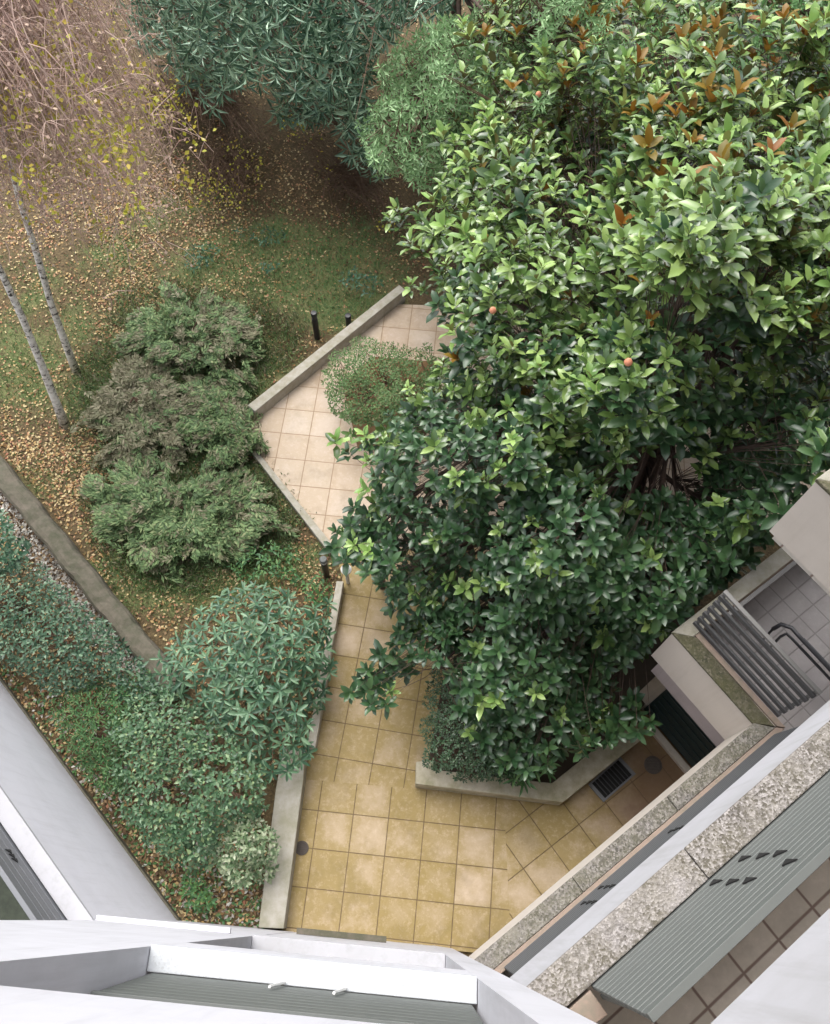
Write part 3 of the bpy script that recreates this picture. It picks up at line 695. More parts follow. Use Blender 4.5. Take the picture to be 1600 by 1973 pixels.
for hx, hy, ha, hb, pr_ in [(1285, 905, 62, 50, .95), (870, 905, 45, 22, .8), (965, 985, 30, 20, .7), (1100, 890, 30, 25, .6), (1390, 1010, 30, 20, .5), (930, 1180, 40, 20, .4), (780, 1330, 30, 30, .3), (1215, 1385, 50, 25, .3)]:
    hole |= (((sx-hx)/ha)**2+((sy-hy)/hb)**2 < 1) & (rng.random(len(sx)) < pr_)
clump = vnoise(sx*.01, sy*.01, 1.0, 33)          # uneven density
drop = rng.random(len(sx)) < np.clip(.42-clump, 0, .3)+.45*np.clip((170-sy)/200, 0, 1)+.5*(edgedist(sx, sy, MAG) < 40)*(sy < 330)
keep = ~(hole | drop); sx, sy = sx[keep], sy[keep]
zt_ = idw(sx, sy, MZ)+.9*(vnoise(sx*.008, sy*.008, 1, 41)-.5)
tips = at(sx, sy, zt_-rng.exponential(.22, len(sx)))
# second, deeper layer
sx2, sy2 = sample(MAG, 3000); ed2 = edgedist(sx2, sy2, MAG); hz = np.zeros(len(sx2), bool)
for hx, hy, ha, hb in [(1285, 905, 75, 62), (870, 905, 50, 25), (965, 985, 30, 20)]: hz |= (((sx2-hx)/ha)**2+((sy2-hy)/hb)**2 < 1)
kk = (ed2 > 25) & ~hz; sx2, sy2 = sx2[kk], sy2[kk]
z2 = idw(sx2, sy2, MZ)*rng.uniform(.4, .85, len(sx2)); t2 = at(sx2, sy2, np.maximum(z2, .7))
tips_all = np.concatenate([tips, t2]); pxa = np.concatenate([sx, sx2]); pya = np.concatenate([sy, sy2]); deep = np.r_[np.zeros(len(tips)), np.ones(len(t2))]
# nothing inside the building
dR = (tips_all[:, :2]-Q0)@np.array(vv); dU = (tips_all[:, :2]-Q0)@u
dC = (tips_all[:, :2]-C1)@np.array(vv)
ok = np.where(dU < 3.85-.25, dR > .2, dC > .12)
tips_all, pxa, pya, deep = tips_all[ok], pxa[ok], pya[ok], deep[ok]
N = len(tips_all); axis_c = np.array([3.0, 5.4, 2.0])
axis = nrm(nrm(tips_all-axis_c)*.55+np.array([0, 0, 1.0])+rng.normal(0, .28, (N, 3)))
p, d, n_, L, W, idx = rosettes(tips_all, axis, 10, rng.uniform(.15, .26, N)*(1+.26*np.clip((700-pya)/500, 0, 1)), .44, (25, 98), .6)
r_ = rng.random(N)
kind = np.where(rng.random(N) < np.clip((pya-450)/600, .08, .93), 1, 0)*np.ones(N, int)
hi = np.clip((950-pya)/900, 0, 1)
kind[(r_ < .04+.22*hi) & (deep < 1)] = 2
gold = (r_ > 1-.27*np.clip((380-pya)/300, 0, 1)-.012) & (pxa > 880) & (pya < 900) & (deep < 1)
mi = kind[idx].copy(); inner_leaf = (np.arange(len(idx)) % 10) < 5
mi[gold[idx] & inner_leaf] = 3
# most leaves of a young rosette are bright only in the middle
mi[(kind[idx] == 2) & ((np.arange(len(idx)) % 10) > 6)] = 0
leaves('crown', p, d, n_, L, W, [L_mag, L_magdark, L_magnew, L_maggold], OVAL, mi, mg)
tr = np.array([at(1150, 1085, .1), at(1163, 1060, 1.0), at(1180, 985, 2.0)+[.05, .1, 0], at(1248, 880, 3.2), at(1290, 790, 4.0), at(1335, 640, 5.0), at(1385, 480, 6.0)])
MB().tube(tr, [.17, .15, .13, .12, .095, .07, .04], 12).build('trunk', M_bark, mg, smooth=True)
LB, lr, TW, twr = limbs_to(tr[1:], .13, tips_all, 70, .0065)
curves('limbs', LB, lr*.8, M_bark, mg, 6); curves('twigs', TW, twr*.55, M_bark, mg, 3)
# salmon seed cones and brown buds at the tips
def buds(name, P_, sz, mat, parent):
    for q in P_:
        e_ = MB().lathe((0, 0), [(sz*.15, -sz), (sz*.75, -sz*.55), (sz, 0), (sz*.72, sz*.7), (sz*.1, sz*1.25)], 10)
        e_.v = [(v[0]+q[0], v[1]+q[1], v[2]+q[2]) for v in e_.v]; e_.build(name, mat, parent, smooth=True)
zz = lambda x, y: float(idw(np.array([x*1.]), np.array([y*1.]), MZ)[0])+.25
buds('seed_cone', [at(x_, y_, zz(x_, y_)) for x_, y_ in ((1038, 182), (950, 598), (1211, 698))], .04, L_cone, mg)
buds('bud', [at(x_, y_, zz(x_, y_)) for x_, y_ in ((938, 455), (965, 490))], .028, L_conegold, mg)

# ---- generic dome shrub
def dome_pts(poly, N, z0, z1, R0, fill=.25, bump=.35, bs=.012, seed=3, rmin=None, rag=14):
    x, y = sample(poly, N)
    kq = edgedist(x, y, poly) > rag*2*(vnoise(x*.035, y*.035, 1.0, seed+21)-.25); x, y = x[kq], y[kq]
    if rmin: k_ = poisson(x, y, rmin); x, y = x[k_], y[k_]
    ed = edgedist(x, y, poly); s = np.sqrt(1-(1-np.clip(ed/R0, 0, 1))**2)
    z = z0+(z1-z0)*s+bump*(vnoise(x*bs, y*bs, 1.0, seed)-.5)*(.3+.7*s)
    f = rng.random(len(x)) < fill; z = np.where(f, z0+(z-z0)*rng.uniform(.2, .9, len(x)), z)
    # thin out in patches so that darker depth shows
    dn = vnoise(x*bs*2.2, y*bs*2.2, 1.0, seed+9); m_ = rng.random(len(x)) > np.clip(.36-dn, 0, .35)*2.2
    return at(x[m_], y[m_], np.maximum(z[m_], .03)), x[m_], y[m_]
def stems(parent, base, tips, K, r0=.03, mat=None, every=4):
    tp = tips[rng.random(len(tips)) < 1/every]
    if len(tp) < 40: return
    b = np.array(base, float); rp = np.stack([b+[0, 0, .05], b+[.02, .02, .2], b+[0, .03, .4]])
    Lb, lr_, Tw, twr_ = limbs_to(rp, r0*2.2, tp, K, .004, .08)
    curves('branches', Lb, lr_*.6, mat or M_twig, parent, 5); curves('twigs', Tw, twr_, mat or M_twig, parent, 3)
def centroid(poly, z=.0):
    P_ = np.mean(np.array(poly, float), 0); q = at(P_[0], P_[1], z); return q
def rosette_shrub(name, label, cat, poly, N, z0, z1, R0, k, Ls, ratio, mat, tilt=(30, 95), group=None, tmpl=OVAL, fill=.25, seed=3, upw=1.0, rmin=None, bs=.012, bump=.4, mi=None, base=None):
    T_, x, y = dome_pts(poly, N, z0, z1, R0, fill, bump, bs, seed, rmin)
    b = centroid(poly) if base is None else np.array(base); b = np.array([b[0], b[1], 0.])
    pl = plant(name, label, cat, b, group); cen = np.array([b[0], b[1], z0])
    ax = nrm(nrm(T_-cen)*.7+np.array([0, 0, upw])+rng.normal(0, .3, T_.shape))
    p, d, n_, L, W, idx = rosettes(T_, ax, k, rng.uniform(Ls[0], Ls[1], len(T_)), ratio, tilt, .7)
    m_ = None
    if mi is not None: m_ = (rng.random(len(T_)) < mi).astype(int)[idx]
    leaves('foliage', p, d, n_, L, W, mat, tmpl, m_, pl); stems(pl, b, T_, 9)
    return pl

rosette_shrub('rhododendron', 'blue green rhododendron with star shaped leaf whorls beside the thin kerb of the path', 'shrub',
    [(345, 1215), (400, 1150), (450, 1125), (520, 1118), (580, 1150), (640, 1150), (640, 1230), (648, 1290), (625, 1330), (612, 1400), (590, 1470), (570, 1510), (520, 1500), (470, 1450), (400, 1400), (335, 1350), (285, 1300), (300, 1240)],
    2900, .4, 1.5, 110, 9, (.17, .23), .27, L_rhodo, (55, 100), seed=11, rmin=16, fill=.35, bump=.5, bs=.02)
rosette_shrub('rounded_shrub', 'mid green rounded shrub with small dense leaves, left of the grey kerb wall', 'shrub',
    [(205, 1400), (250, 1330), (330, 1300), (410, 1370), (470, 1430), (520, 1490), (520, 1560), (470, 1590), (440, 1620), (405, 1680), (330, 1675), (250, 1600), (212, 1510)],
    3400, .4, 1.35, 110, 6, (.075, .11), .52, L_pitt, (30, 95), seed=12, tmpl=FOLD, rmin=8, bs=.02)
rosette_shrub('variegated_shrub', 'pale variegated shrub leaning over the grey kerb wall', 'shrub',
    [(395, 1640), (430, 1580), (480, 1555), (535, 1590), (550, 1640), (525, 1690), (470, 1725), (425, 1715)],
    1100, .35, .95, 70, 6, (.07, .10), .5, L_varieg, (30, 95), seed=13, tmpl=FOLD, rmin=7, bs=.03)
rosette_shrub('dense_shrub', 'broad grey green shrub with tiny leaves below the gravel strip', 'shrub',
    [(-140, 1010), (-20, 1045), (40, 1065), (105, 1105), (175, 1170), (238, 1232), (305, 1290), (330, 1335), (250, 1370), (190, 1330), (110, 1350), (60, 1320), (0, 1290), (-140, 1180)],
    4200, .3, 1.2, 120, 6, (.07, .105), .48, L_shrub, (30, 95), seed=14, tmpl=FOLD, rmin=7.5, bs=.016)
rosette_shrub('dense_shrub', 'dark teal glossy shrub at the left photo edge, above the broad grey green shrub', 'shrub',
    [(-140, 930), (-20, 955), (30, 1005), (60, 1055), (60, 1100), (0, 1110), (-140, 1050)],
    700, .3, 1.3, 60, 7, (.09, .13), .42, [L_teal, L_shrub], (35, 95), seed=15, tmpl=FOLD, rmin=9, mi=.5)
rosette_shrub('leafy_shrub', 'bright green narrow leaved shrub between the white wing wall and the rounded shrub', 'shrub',
    [(85, 1400), (110, 1340), (200, 1300), (290, 1290), (340, 1340), (280, 1390), (250, 1440), (250, 1540), (200, 1540), (130, 1460)],
    1700, .25, .75, 60, 7, (.09, .14), .22, L_bamboo, (25, 80), seed=16, tmpl=FOLD, rmin=7, bs=.03, fill=.4)
rosette_shrub('leafy_shrub', 'sparse low green plant growing at the foot of the white wing wall near the facade', 'shrub',
    [(330, 1700), (360, 1670), (400, 1700), (420, 1745), (395, 1772), (350, 1765)],
    260, .05, .35, 40, 6, (.07, .11), .4, L_weed, (25, 90), seed=17, tmpl=FOLD, rmin=8, bs=.03, fill=.4)
rosette_shrub('clipped_hedge', 'dark dense hedge with tiny leaves inside the concrete magnolia planter', 'hedge',
    [(806, 1440), (815, 1350), (840, 1270), (880, 1240), (950, 1280), (1010, 1370), (1060, 1450), (1040, 1500), (1000, 1512), (930, 1512), (860, 1500), (815, 1475)],
    5200, .5, 1.3, 70, 6, (.04, .065), .5, L_hedge, (25, 95), seed=18, tmpl=FLAT, rmin=4.5, bs=.03, bump=.25, base=at(930, 1420, .2))
rosette_shrub('strap_leaf_plant', 'bright green strap leaved plant behind the planter wall corner', 'plant',
    [(955, 1480), (975, 1440), (1030, 1430), (1080, 1450), (1075, 1490), (1020, 1505), (975, 1503)],
    60, .7, 1.0, 40, 9, (.2, .28), .17, L_bamboo, (30, 85), seed=19, rmin=16, fill=.1)
rosette_shrub('olive_shrub', 'loose olive green shrub growing over the pink slabs beside the magnolia', 'shrub',
    [(612, 740), (640, 675), (690, 648), (760, 650), (830, 660), (880, 700), (910, 780), (860, 840), (790, 850), (720, 830), (660, 822), (625, 790)],
    6500, .3, 1.5, 80, 7, (.055, .09), .42, L_over, (25, 95), seed=20, tmpl=FLAT, rmin=4.5, bs=.025, fill=.45)
# low weeds and ground plants
for nm, lb, poly, z1 in [('fern_patch', 'low bright green weeds between the juniper and the rhododendron', [(430, 1090), (480, 1040), (560, 1040), (600, 1080), (560, 1130), (470, 1130)], .35),
                     ('fern_patch', 'yellowish weeds by the kerb end next to the grey capped bollard', [(560, 1120), (610, 1090), (640, 1120), (640, 1160), (590, 1170)], .3),
                     ('ivy_clump', 'dark teal ground plant in the grass left of the upper lawn', [(350, 480), (400, 460), (430, 480), (410, 515), (360, 520)], .18),
                     ('ivy_clump', 'dark teal ground plant in the grass in the middle of the lawn', [(490, 500), (540, 490), (560, 515), (530, 530), (495, 525)], .18),
                     ('ivy_clump', 'dark teal ground plant at the upper end of the low concrete wall', [(640, 520), (700, 500), (760, 530), (750, 560), (700, 570), (650, 550)], .3),
                     ('ivy_clump', 'dark green ground plant at the foot of the black bollard row', [(440, 440), (500, 430), (560, 450), (540, 470), (470, 470)], .15)]:
    rosette_shrub(nm, lb, 'ground plant', poly, 260, .02, z1, 30, 5, (.07, .12), .45, L_weed if nm == 'fern_patch' else L_teal, (40, 98), seed=len(lb), tmpl=FOLD, rmin=9, bs=.04, bump=.1)

# ---- junipers: feathery sprays
def sprays(name, label, poly, N, z0, z1, R0, mats, seed, L0=(.22, .36), group=None, k=16, leafL=.05):
    T_, x, y = dome_pts(poly, N, z0, z1, R0, .3, .55, .035, seed, None, 46)
    dn = vnoise(x*.03, y*.03, 1, seed+31); kq = rng.random(len(x)) > np.clip(.54-dn, 0, .54)*2.3+.55*np.exp(-edgedist(x, y, poly)/16); T_, x, y = T_[kq], x[kq], y[kq]
    b = centroid(poly); pl = plant(name, label, 'shrub', b, group)
    out = nrm((T_-np.array([b[0], b[1], z0-.5]))*[1, 1, .45]+rng.normal(0, .5, T_.shape)*[1, 1, .5]); n = len(T_)
    Ls = rng.uniform(*L0, n); j = np.tile(np.arange(k), n); idx = np.repeat(np.arange(n), k); s = (j+.5)/k
    a, xx, yy = perp_basis(out); upv = np.array([0, 0, 1.])
    side = nrm(np.cross(a, upv)); nn = nrm(np.cross(side, a))
    sg = np.where(j % 2 == 0, 1, -1)
    pos = T_[idx]-a[idx]*(Ls[idx]*(1-s))[:, None]+nn[idx]*(-.12*Ls[idx]*s**2)[:, None]
    fan = (1-s)*.9+.15
    d = nrm(a[idx]*1.0+side[idx]*(sg*fan)[:, None]+rng.normal(0, .16, (len(idx), 3)))
    L = leafL*(1.3-.5*s)*rng.uniform(.8, 1.5, len(idx))*1.5
    m_ = (rng.random(n) < .5*(vnoise(x*.01, y*.01, 1, seed+3))).astype(int)[idx]
    leaves('foliage', pos, d, nn[idx]+rng.normal(0, .35, (len(idx), 3)), L, L*.30, mats, FLAT, m_, pl)
    stems(pl, b, T_, 10, .03, M_twig, 3)
JG = 'spreading junipers on the lawn'
sprays('juniper_shrub', 'spreading grey green juniper nearest the black bollard and the pale wall', [(205, 620), (250, 565), (330, 530), (440, 545), (530, 590), (580, 660), (545, 725), (490, 760), (400, 750), (300, 715), (215, 670)], 2600, .04, .45, 150, [L_jun, L_junb], 51, group=JG)
sprays('juniper_shrub', 'brownish spreading juniper beside the birch trunk bases', [(145, 740), (200, 690), (290, 670), (390, 720), (420, 800), (380, 890), (280, 925), (175, 895), (140, 810)], 2300, .04, .38, 150, [L_junb, L_jun], 52, group=JG)
sprays('juniper_shrub', 'spreading green juniper reaching the left corner of the pink slabs', [(320, 730), (420, 710), (485, 735), (512, 790), (518, 865), (490, 915), (400, 915), (325, 840)], 2000, .04, .45, 150, [L_jun, L_junb], 53, group=JG)
sprays('juniper_shrub', 'lowest and widest juniper, between the dark wall and the slanting kerb', [(145, 930), (210, 875), (330, 875), (480, 890), (555, 945), (605, 1005), (560, 1050), (470, 1090), (360, 1130), (260, 1130), (200, 1080), (160, 1000)], 3800, .04, .45, 150, [L_jun, L_junb], 54, group=JG)

# ---- laurel-like tree at the top centre
def whorl_tree(name, label, poly, zc, N, Ls, ratio, k, mat, base, trunk_r, tilt, rmin, droop, tmpl, seed, deep=.3, zj=.5, R0=140, bs=.008, under=0):
    x, y = sample(poly, N)
    if rmin: kk = poisson(x, y, rmin); x, y = x[kk], y[kk]
    kq = edgedist(x, y, poly) > 70*(vnoise(x*.022, y*.022, 1, seed+8)-.3); x, y = x[kq], y[kq]
    z = idw(x, y, zc)+zj*2.2*(vnoise(x*bs, y*bs, 1, seed)-.5)
    f = rng.random(len(x)) < deep; z = np.where(f, z-rng.uniform(.2, 1.6, len(x)), z)
    dn = vnoise(x*bs*2, y*bs*2, 1, seed+5); m_ = rng.random(len(x)) > np.clip(.42-dn, 0, .4)*2.4
    x, y, z = x[m_], y[m_], z[m_]
    T_ = at(x, y, np.maximum(z, .15)); b = np.array(base, float)
    if under:
        xu, yu = sample(poly, under); ku = edgedist(xu, yu, poly) > 18; xu, yu = xu[ku], yu[ku]
        T_ = np.concatenate([T_, at(xu, yu, np.maximum(idw(xu, yu, zc)*rng.uniform(.25, .8, len(xu)), .2))])
    tp = plant(name, label, 'tree', b)
    ax = nrm(nrm((T_-np.array([b[0], b[1], z.mean()-1.]))*[1, 1, .6])*.9+np.array([0, 0, .7-droop])+rng.normal(0, .3, T_.shape))
    p, d, n_, L, W, idx = rosettes(T_, ax, k, rng.uniform(*Ls, len(T_)), ratio, tilt, .9)
    d = nrm(d+np.array([0, 0, -droop*.6])); leaves('crown', p, d, n_, L, W, mat, tmpl, None, tp)
    top = np.array([b[0], b[1], z.mean()*.75]); tr_ = [b+(top-b)*q+rng.normal(0, .06, 3)*[1, 1, 0]*(q > 0) for q in np.linspace(0, 1, 6)]
    MB().tube(tr_, list(np.linspace(trunk_r, trunk_r*.45, 6)), 10).build('trunk', M_bark, tp, smooth=True)
    s_ = T_[rng.random(len(T_)) < .5]; LBb, l_, TWw, t_ = limbs_to(np.array(tr_[1:]), trunk_r, s_, 24, .007)
    curves('limbs', LBb, l_, M_bark, tp, 5); curves('twigs', TWw, t_, M_twig, tp, 3)
    return tp
whorl_tree('laurel_tree', 'dark blue green tree with drooping narrow leaf whorls at the top centre',
    [(190, -120), (235, 30), (225, 70), (290, 140), (350, 175), (400, 200), (380, 225), (420, 215), (480, 160), (530, 190), (500, 235), (530, 270), (600, 250), (650, 265), (660, 310), (700, 335), (745, 345), (760, 290), (730, 200), (740, 120), (800, 60), (900, 30), (930, -120)],
    [(250, 0, 3.6), (500, 0, 4.6), (800, -50, 4.6), (500, 130, 4.0), (600, 240, 3.0), (700, 310, 2.4), (400, 190, 3.0), (800, 50, 4.2)],
    8000, (.28, .38), .155, 10, L_laurel, at(560, 120, 0), .16, (55, 110), 19, .65, FOLD, 61, deep=.3, zj=1.1, bs=.013, under=1100)
whorl_tree('light_green_tree', 'bushy light green tree with fine leaves between the laurel and the magnolia',
    [(700, 200), (720, 120), (770, 80), (830, 50), (900, 10), (960, -100), (1250, -100), (1200, 120), (1050, 240), (960, 330), (900, 400), (850, 420), (820, 380), (770, 350), (700, 330), (680, 270)],
    [(760, 250, 3.6), (900, 100, 4.9), (800, 350, 2.6), (1000, 150, 4.6), (1100, 0, 5.4), (900, 350, 2.6)],
    16000, (.11, .17), .24, 8, L_lime, at(860, 250, 0), .12, (35, 100), 8, .25, FOLD, 62, deep=.4, zj=1.0, bs=.02, under=1800)
whorl_tree('light_green_tree', 'bright green leafy tree seen behind the magnolia in the top right corner',
    [(1150, -100), (1800, -100), (1800, 420), (1600, 420), (1450, 330), (1300, 300), (1150, 260), (1100, 100)],
    [(1200, 50, 4.8), (1500, 50, 5.4), (1400, 300, 4.6), (1750, 300, 5.0)],
    9000, (.09, .14), .38, 7, L_light, at(1420, 180, 0), .14, (25, 100), 9, .1, FOLD, 63, deep=.35)
whorl_tree('evergreen_bush', 'dark green bush filling the ground behind the magnolia trunk on the right',
    [(1250, 350), (1500, 400), (1780, 420), (1780, 950), (1600, 870), (1450, 850), (1330, 800), (1200, 600)],
    [(1300, 450, 2.6), (1600, 500, 2.8), (1500, 800, 2.2), (1700, 900, 2.4)],
    5000, (.10, .15), .4, 6, L_shrub, at(1480, 600, 0), .08, (25, 100), 13, .0, FOLD, 64, deep=.3)

# ---- birches
def birch(label, pts, rad, tw_poly, tw_n, seed, ylw):
    b = np.array(pts[0], float); e = plant('birch_tree', label, 'tree', b)
    MB().tube(pts, rad, 12).build('trunk', M_birch, e, smooth=True)
    x, y = sample(tw_poly, tw_n); z0 = rng.uniform(3.6, 6.4, tw_n)
    end = at(x, y, z0)+rng.normal(0, .3, (tw_n, 3))
    # main twigs arch over and hang
    topc = np.array(pts[-1])+[0, .6, .8]
    start = end+nrm(topc-end)*rng.uniform(.6, 1.5, (tw_n, 1))+np.array([0, 0, 1.1]); mid = (start+end)/2+np.array([0, 0, .45])+rng.normal(0, .12, (tw_n, 3))
    t = np.linspace(0, 1, 7)[None, :, None]; C = (1-t)**2*start[:, None]+2*t*(1-t)*mid[:, None]+t**2*(end+[0, 0, -.5])[:, None]
    C += np.cumsum(rng.normal(0, .05, C.shape), 1)
    curves('hanging_twigs', C, np.linspace(.006, .0025, 7)[None]*np.ones((tw_n, 1)), M_pinktwig, e, 3)
    k = 14; i = np.repeat(np.arange(tw_n), k); jj = rng.integers(1, 7, tw_n*k); s = C[i, jj]
    dr = nrm(rng.normal(0, 1, s.shape)+[0, 0, -.7]); ln = rng.uniform(.15, .42, len(s))[:, None]
    C2 = np.stack([s, s+dr*ln*.5+rng.normal(0, .02, s.shape), s+dr*ln+[0, 0, -.06]], 1)
    curves('twigs', C2, np.array([.0042, .0035, .0025])[None]*np.ones((len(s), 1)), M_pinktwig, e, 3)
    q = rng.random(len(C2)) < .8
    ends = C2[q][:, 2]; leaves('dry_leaves', ends, rng.normal(0, 1, ends.shape)+[0, 0, -1], rng.normal(0, 1, ends.shape)+[0, 0, 1], .05, .038, L_pinkl, FLAT, None, e)
    # limbs carrying the twigs
    li = rng.choice(tw_n, 14, False); sp = np.array(pts[-1]); E = start[li]; m2 = (sp+E)/2+[0, 0, .5]
    t = np.linspace(0, 1, 8)[None, :, None]; LL = (1-t)**2*sp[None, None]+2*t*(1-t)*m2[:, None]+t**2*E[:, None]
    curves('limbs', LL, np.linspace(.035, .01, 8)[None]*np.ones((14, 1)), M_birch, e, 6)
    # clumps of yellow leaves that still hang on
    cl = C[rng.choice(tw_n, ylw, False), 5]; P_ = np.repeat(cl, 22, 0)+rng.normal(0, 1, (ylw*22, 3))*[.09, .09, .2]
    leaves('yellow_leaves', P_, rng.normal(0, 1, P_.shape)+[0, 0, -.6], rng.normal(0, .6, P_.shape)+[0, 0, 1], rng.uniform(.055, .09, len(P_)), .055, L_yel, FOLD, None, e)
birch('slender leaning birch with its base by the juniper, the upper trunk of the pair',
      [at(148, 718, -.1), at(130, 672, .6), at(100, 590, 1.6), at(68, 480, 2.7), at(35, 375, 3.8), at(8, 255, 4.9), at(-20, 130, 5.8), at(-20, 20, 6.4)], [.08, .062, .055, .05, .045, .04, .033, .026],
      [(-100, -100), (215, -100), (235, 60), (290, 170), (320, 270), (290, 330), (200, 320), (60, 300), (-100, 300)], 460, 1, 90)
birch('slender leaning birch with a white banded trunk, the one nearer the dark low wall',
      [at(127, 822, -.1), at(108, 775, .5), at(75, 690, 1.4), at(42, 610, 2.3), at(5, 530, 3.2), at(-60, 400, 4.4), at(-90, 260, 5.6)], [.092, .068, .06, .054, .048, .042, .03],
      [(-150, 100), (60, 120), (180, 200), (260, 330), (180, 390), (60, 350), (-150, 380)], 260, 2, 70)
# thin bare brown shrub with yellow leaves in the shade
def sapling(label, poly, n, zr, ylw, cat='shrub', mat=None):
    b = centroid(poly); e = plant('bare_shrub', label, cat, b, None)
    x, y = sample(poly, n); end = at(x, y, rng.uniform(*zr, n)); st = np.array([b[0], b[1], 0])+rng.normal(0, .3, (n, 3))*[1, 1, 0]
    mid = (st+end)/2+np.array([0, 0, .5])+rng.normal(0, .15, (n, 3)); t = np.linspace(0, 1, 7)[None, :, None]
    C = (1-t)**2*st[:, None]+2*t*(1-t)*mid[:, None]+t**2*end[:, None]
    k = 5; i = np.repeat(np.arange(n), k); s = C[i, rng.integers(3, 7, n*k)]; dr = nrm(rng.normal(0, 1, s.shape)+[0, 0, .3])*rng.uniform(.1, .35, (len(s), 1))
    tq = np.linspace(0, 1, 7)[None, :, None]; C3 = s[:, None]+dr[:, None]*tq+np.array([0, 0, -.03])*tq**2
    curves('stems', np.concatenate([C, C3]), np.concatenate([np.linspace(.009, .003, 7)[None]*np.ones((n, 1)), np.full((len(s), 7), .003)]), mat or M_twig, e, 3)
    cl = end[rng.choice(n, ylw, False)]; P_ = np.repeat(cl, 16, 0)+rng.normal(0, .13, (ylw*16, 3))
    leaves('yellow_leaves', P_, rng.normal(0, 1, P_.shape), rng.normal(0, .6, P_.shape)+[0, 0, 1], rng.uniform(.045, .08, len(P_)), .045, L_yel, FOLD, None, e)
sapling('thin twiggy shrub with lime yellow leaves right of the birch twigs, under the laurel', [(260, 150), (330, 140), (360, 240), (350, 290), (280, 270)], 90, (.9, 2.0), 14)
sapling('twiggy brown shrub dotted with lime leaves in the shade below the laurel', [(370, 300), (440, 250), (500, 330), (470, 390), (390, 400)], 100, (.3, 1.2), 12)
sapling('reddish bare twigs in the dark below the laurel foliage', [(260, 60), (380, 90), (470, 200), (560, 240), (520, 300), (380, 260), (280, 170)], 160, (.5, 2.2), 4)
sapling('rusty twiggy shrub next to the dark trunk of the laurel', [(560, 250), (700, 300), (800, 360), (780, 450), (650, 420), (560, 330)], 120, (.2, 1.0), 3)

# =================================================================== GROUND COVER (nobody could count it)
def scatter(name, N, mat, dens, size, region, ratio=.7, tilt=.35, tmpl=FLAT, zoff=.01, mi=None, up=False):
    x, y = sample(region, N*3); P_ = at(x, y, 0.0); wv = dens(x, y, P_); m_ = rng.random(len(x)) < wv; P_ = P_[m_][:N]; x = x[m_][:N]; y = y[m_][:N]
    P_[:, 2] = -.07+.05*(vnoise(P_[:, 0], P_[:, 1], 1.1, 5)-.5)+.02*(vnoise(P_[:, 0], P_[:, 1], 6, 6)-.5)+zoff+rng.uniform(0, .02, len(P_))
    d = rng.normal(0, 1, P_.shape)*[1, 1, .2]+([0, 0, 1.6] if up else [0, 0, 0]); n = rng.normal(0, tilt, P_.shape)+[0, 0, 1]
    L = rng.uniform(*size, len(P_)); mm = None if mi is None else mi(x, y)
    return tag(leaves(name, P_, d, n, L, L*ratio, mat, tmpl, mm), kind='stuff')
LAWN = [(-200, -20), (900, -20), (900, 520), (780, 540), (480, 775), (480, 880), (640, 1075), (660, 1120), (590, 1480), (520, 1520), (500, 1780), (350, 1778), (-10, 1290), (-200, 1000)]
def notwall(P_):
    a = np.array([-3.45, 3.2]); dd = np.array([-5.15, 5.25]); dd /= np.linalg.norm(dd); nn = np.array([-dd[1], dd[0]])
    return (P_[:, :2]-a)@nn
def lit(x, y, P_):
    s = notwall(P_); g = grass_w(P_[:, 0], P_[:, 1])
    w_ = .55*np.exp(-(((x-300)/330)**2+((y-400)/120)**2))+.55*np.exp(-(((x-60)/160)**2+((y-880)/130)**2))+.55*np.exp(-(((x-230)/90)**2+((y-600)/120)**2))+.35*np.exp(-(((x-480)/120)**2+((y-1130)/60)**2))+.5*np.exp(-(((x-580)/50)**2+((y-1010)/50)**2))+.3*np.exp(-(((x-200)/130)**2+((y-950)/150)**2))+.2
    w_ *= .15+1.7*vnoise(P_[:, 0], P_[:, 1], 1.6, 77)
    return np.clip(w_*(1-.35*g), 0, 1)*((s < -.03) | (s > .5))
tag(scatter('leaf_litter', 42000, [L_lit1, L_litd], lit, (.035, .075), LAWN, .62, .35, FLAT, mi=lambda x, y: (rng.random(len(x)) < np.clip((x-250)/500+(400-y)/500, .28, .6)).astype(int)),
    'pale and rusty fallen leaves strewn over the lawn', 'leaf litter')
def grs(x, y, P_):
    s = notwall(P_); return np.clip(grass_w(P_[:, 0], P_[:, 1])*1.2-.1, 0, 1)*(s < -.02)
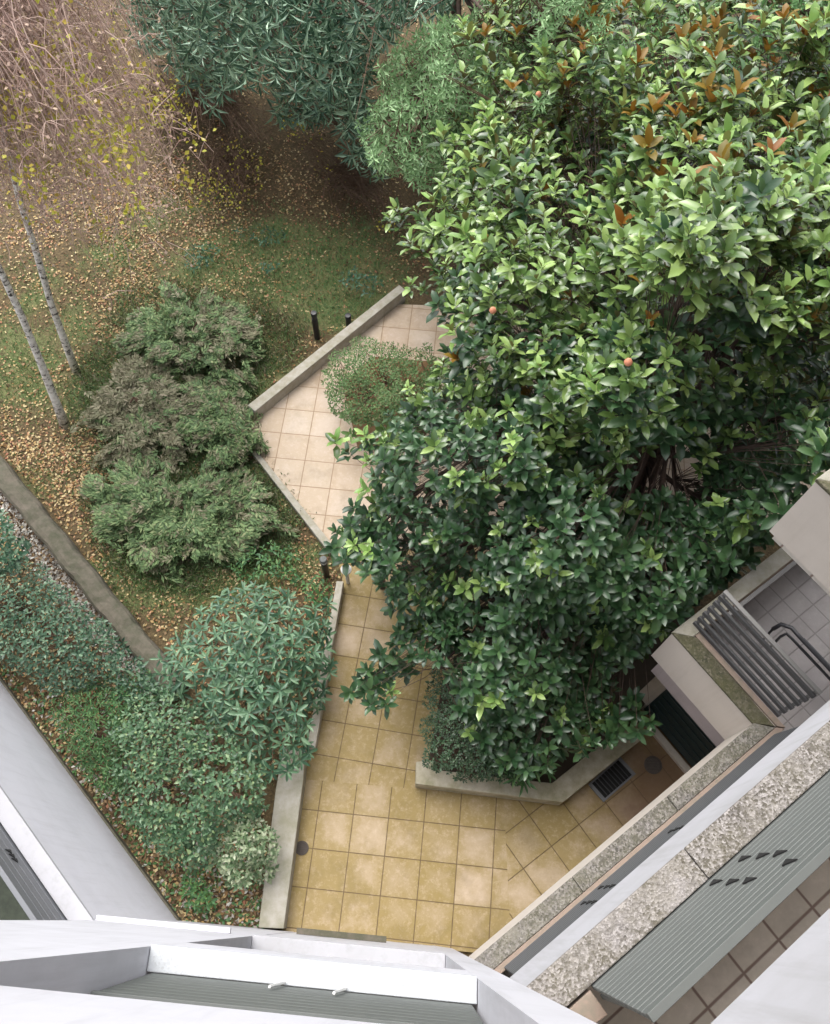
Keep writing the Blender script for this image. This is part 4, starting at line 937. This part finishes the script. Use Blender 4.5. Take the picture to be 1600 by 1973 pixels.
tag(scatter('grass', 70000, [L_grass, L_weed], grs, (.05, .10), LAWN, .16, .5, FLAT, zoff=0, up=True, mi=lambda x, y: (rng.random(len(x)) < np.clip((x-300)/400, .25, .8)).astype(int)), 'short mossy grass between the fallen leaves', 'grass')
GR = [(-100, 800), (20, 900), (130, 1050), (230, 1180), (345, 1320), (300, 1360), (-100, 1050)]
def grv(x, y, P_):
    s = notwall(P_); return (s > -.36)*(s < -.02)*.9
# gravel strip lies on the building side of the dark wall
def notwall2(P_):
    a = np.array([-3.45, 3.2]); dd = np.array([-5.15, 5.25]); dd /= np.linalg.norm(dd); nn = np.array([-dd[1], dd[0]]); return (P_[:, :2]-a)@nn
tag(scatter('gravel', 6000, [L_gravel, L_litd], lambda x, y, P_: ((notwall2(P_) > .33) & (notwall2(P_) < .68))*1.0, (.035, .075), GR, .9, .8, FOLD, mi=lambda x, y: (rng.random(len(x)) < .35).astype(int)), 'pale gravel strip with brown leaves beside the dark low wall', 'gravel')
BED = [(-150, 1150), (60, 1330), (340, 1350), (500, 1520), (515, 1790), (345, 1778), (-150, 1120)]
tag(scatter('leaf_litter', 5000, [L_litd, L_gravel, L_weed], lambda x, y, P_: np.full(len(x), .8), (.05, .09), BED, .55, .5, FOLD, mi=lambda x, y: rng.choice(3, len(x), p=[.42, .16, .42])), 'brown litter and stones on the shaded bed along the white wing wall', 'leaf litter')

JP = [(150, 640), (230, 540), (420, 515), (600, 600), (600, 700), (500, 760), (520, 870), (620, 1000), (560, 1090), (380, 1160), (200, 1130), (130, 950), (120, 760)]
def jd(x, y, P_):
    return np.clip(edgedist(x, y, JP)/45, 0, 1)*np.clip(1.9*vnoise(P_[:, 0], P_[:, 1], 2.3, 88)-.2, 0, 1)*(notwall(P_) < -.02)
tag(scatter('ground_cover', 24000, [L_jun, L_junb, L_grass], jd, (.07, .15), JP, .16, .6, FLAT, zoff=.02, up=True, mi=lambda x, y: rng.choice(3, len(x), p=[.5, .3, .2])), 'low feathery ground cover filling in round the spreading junipers', 'ground cover')
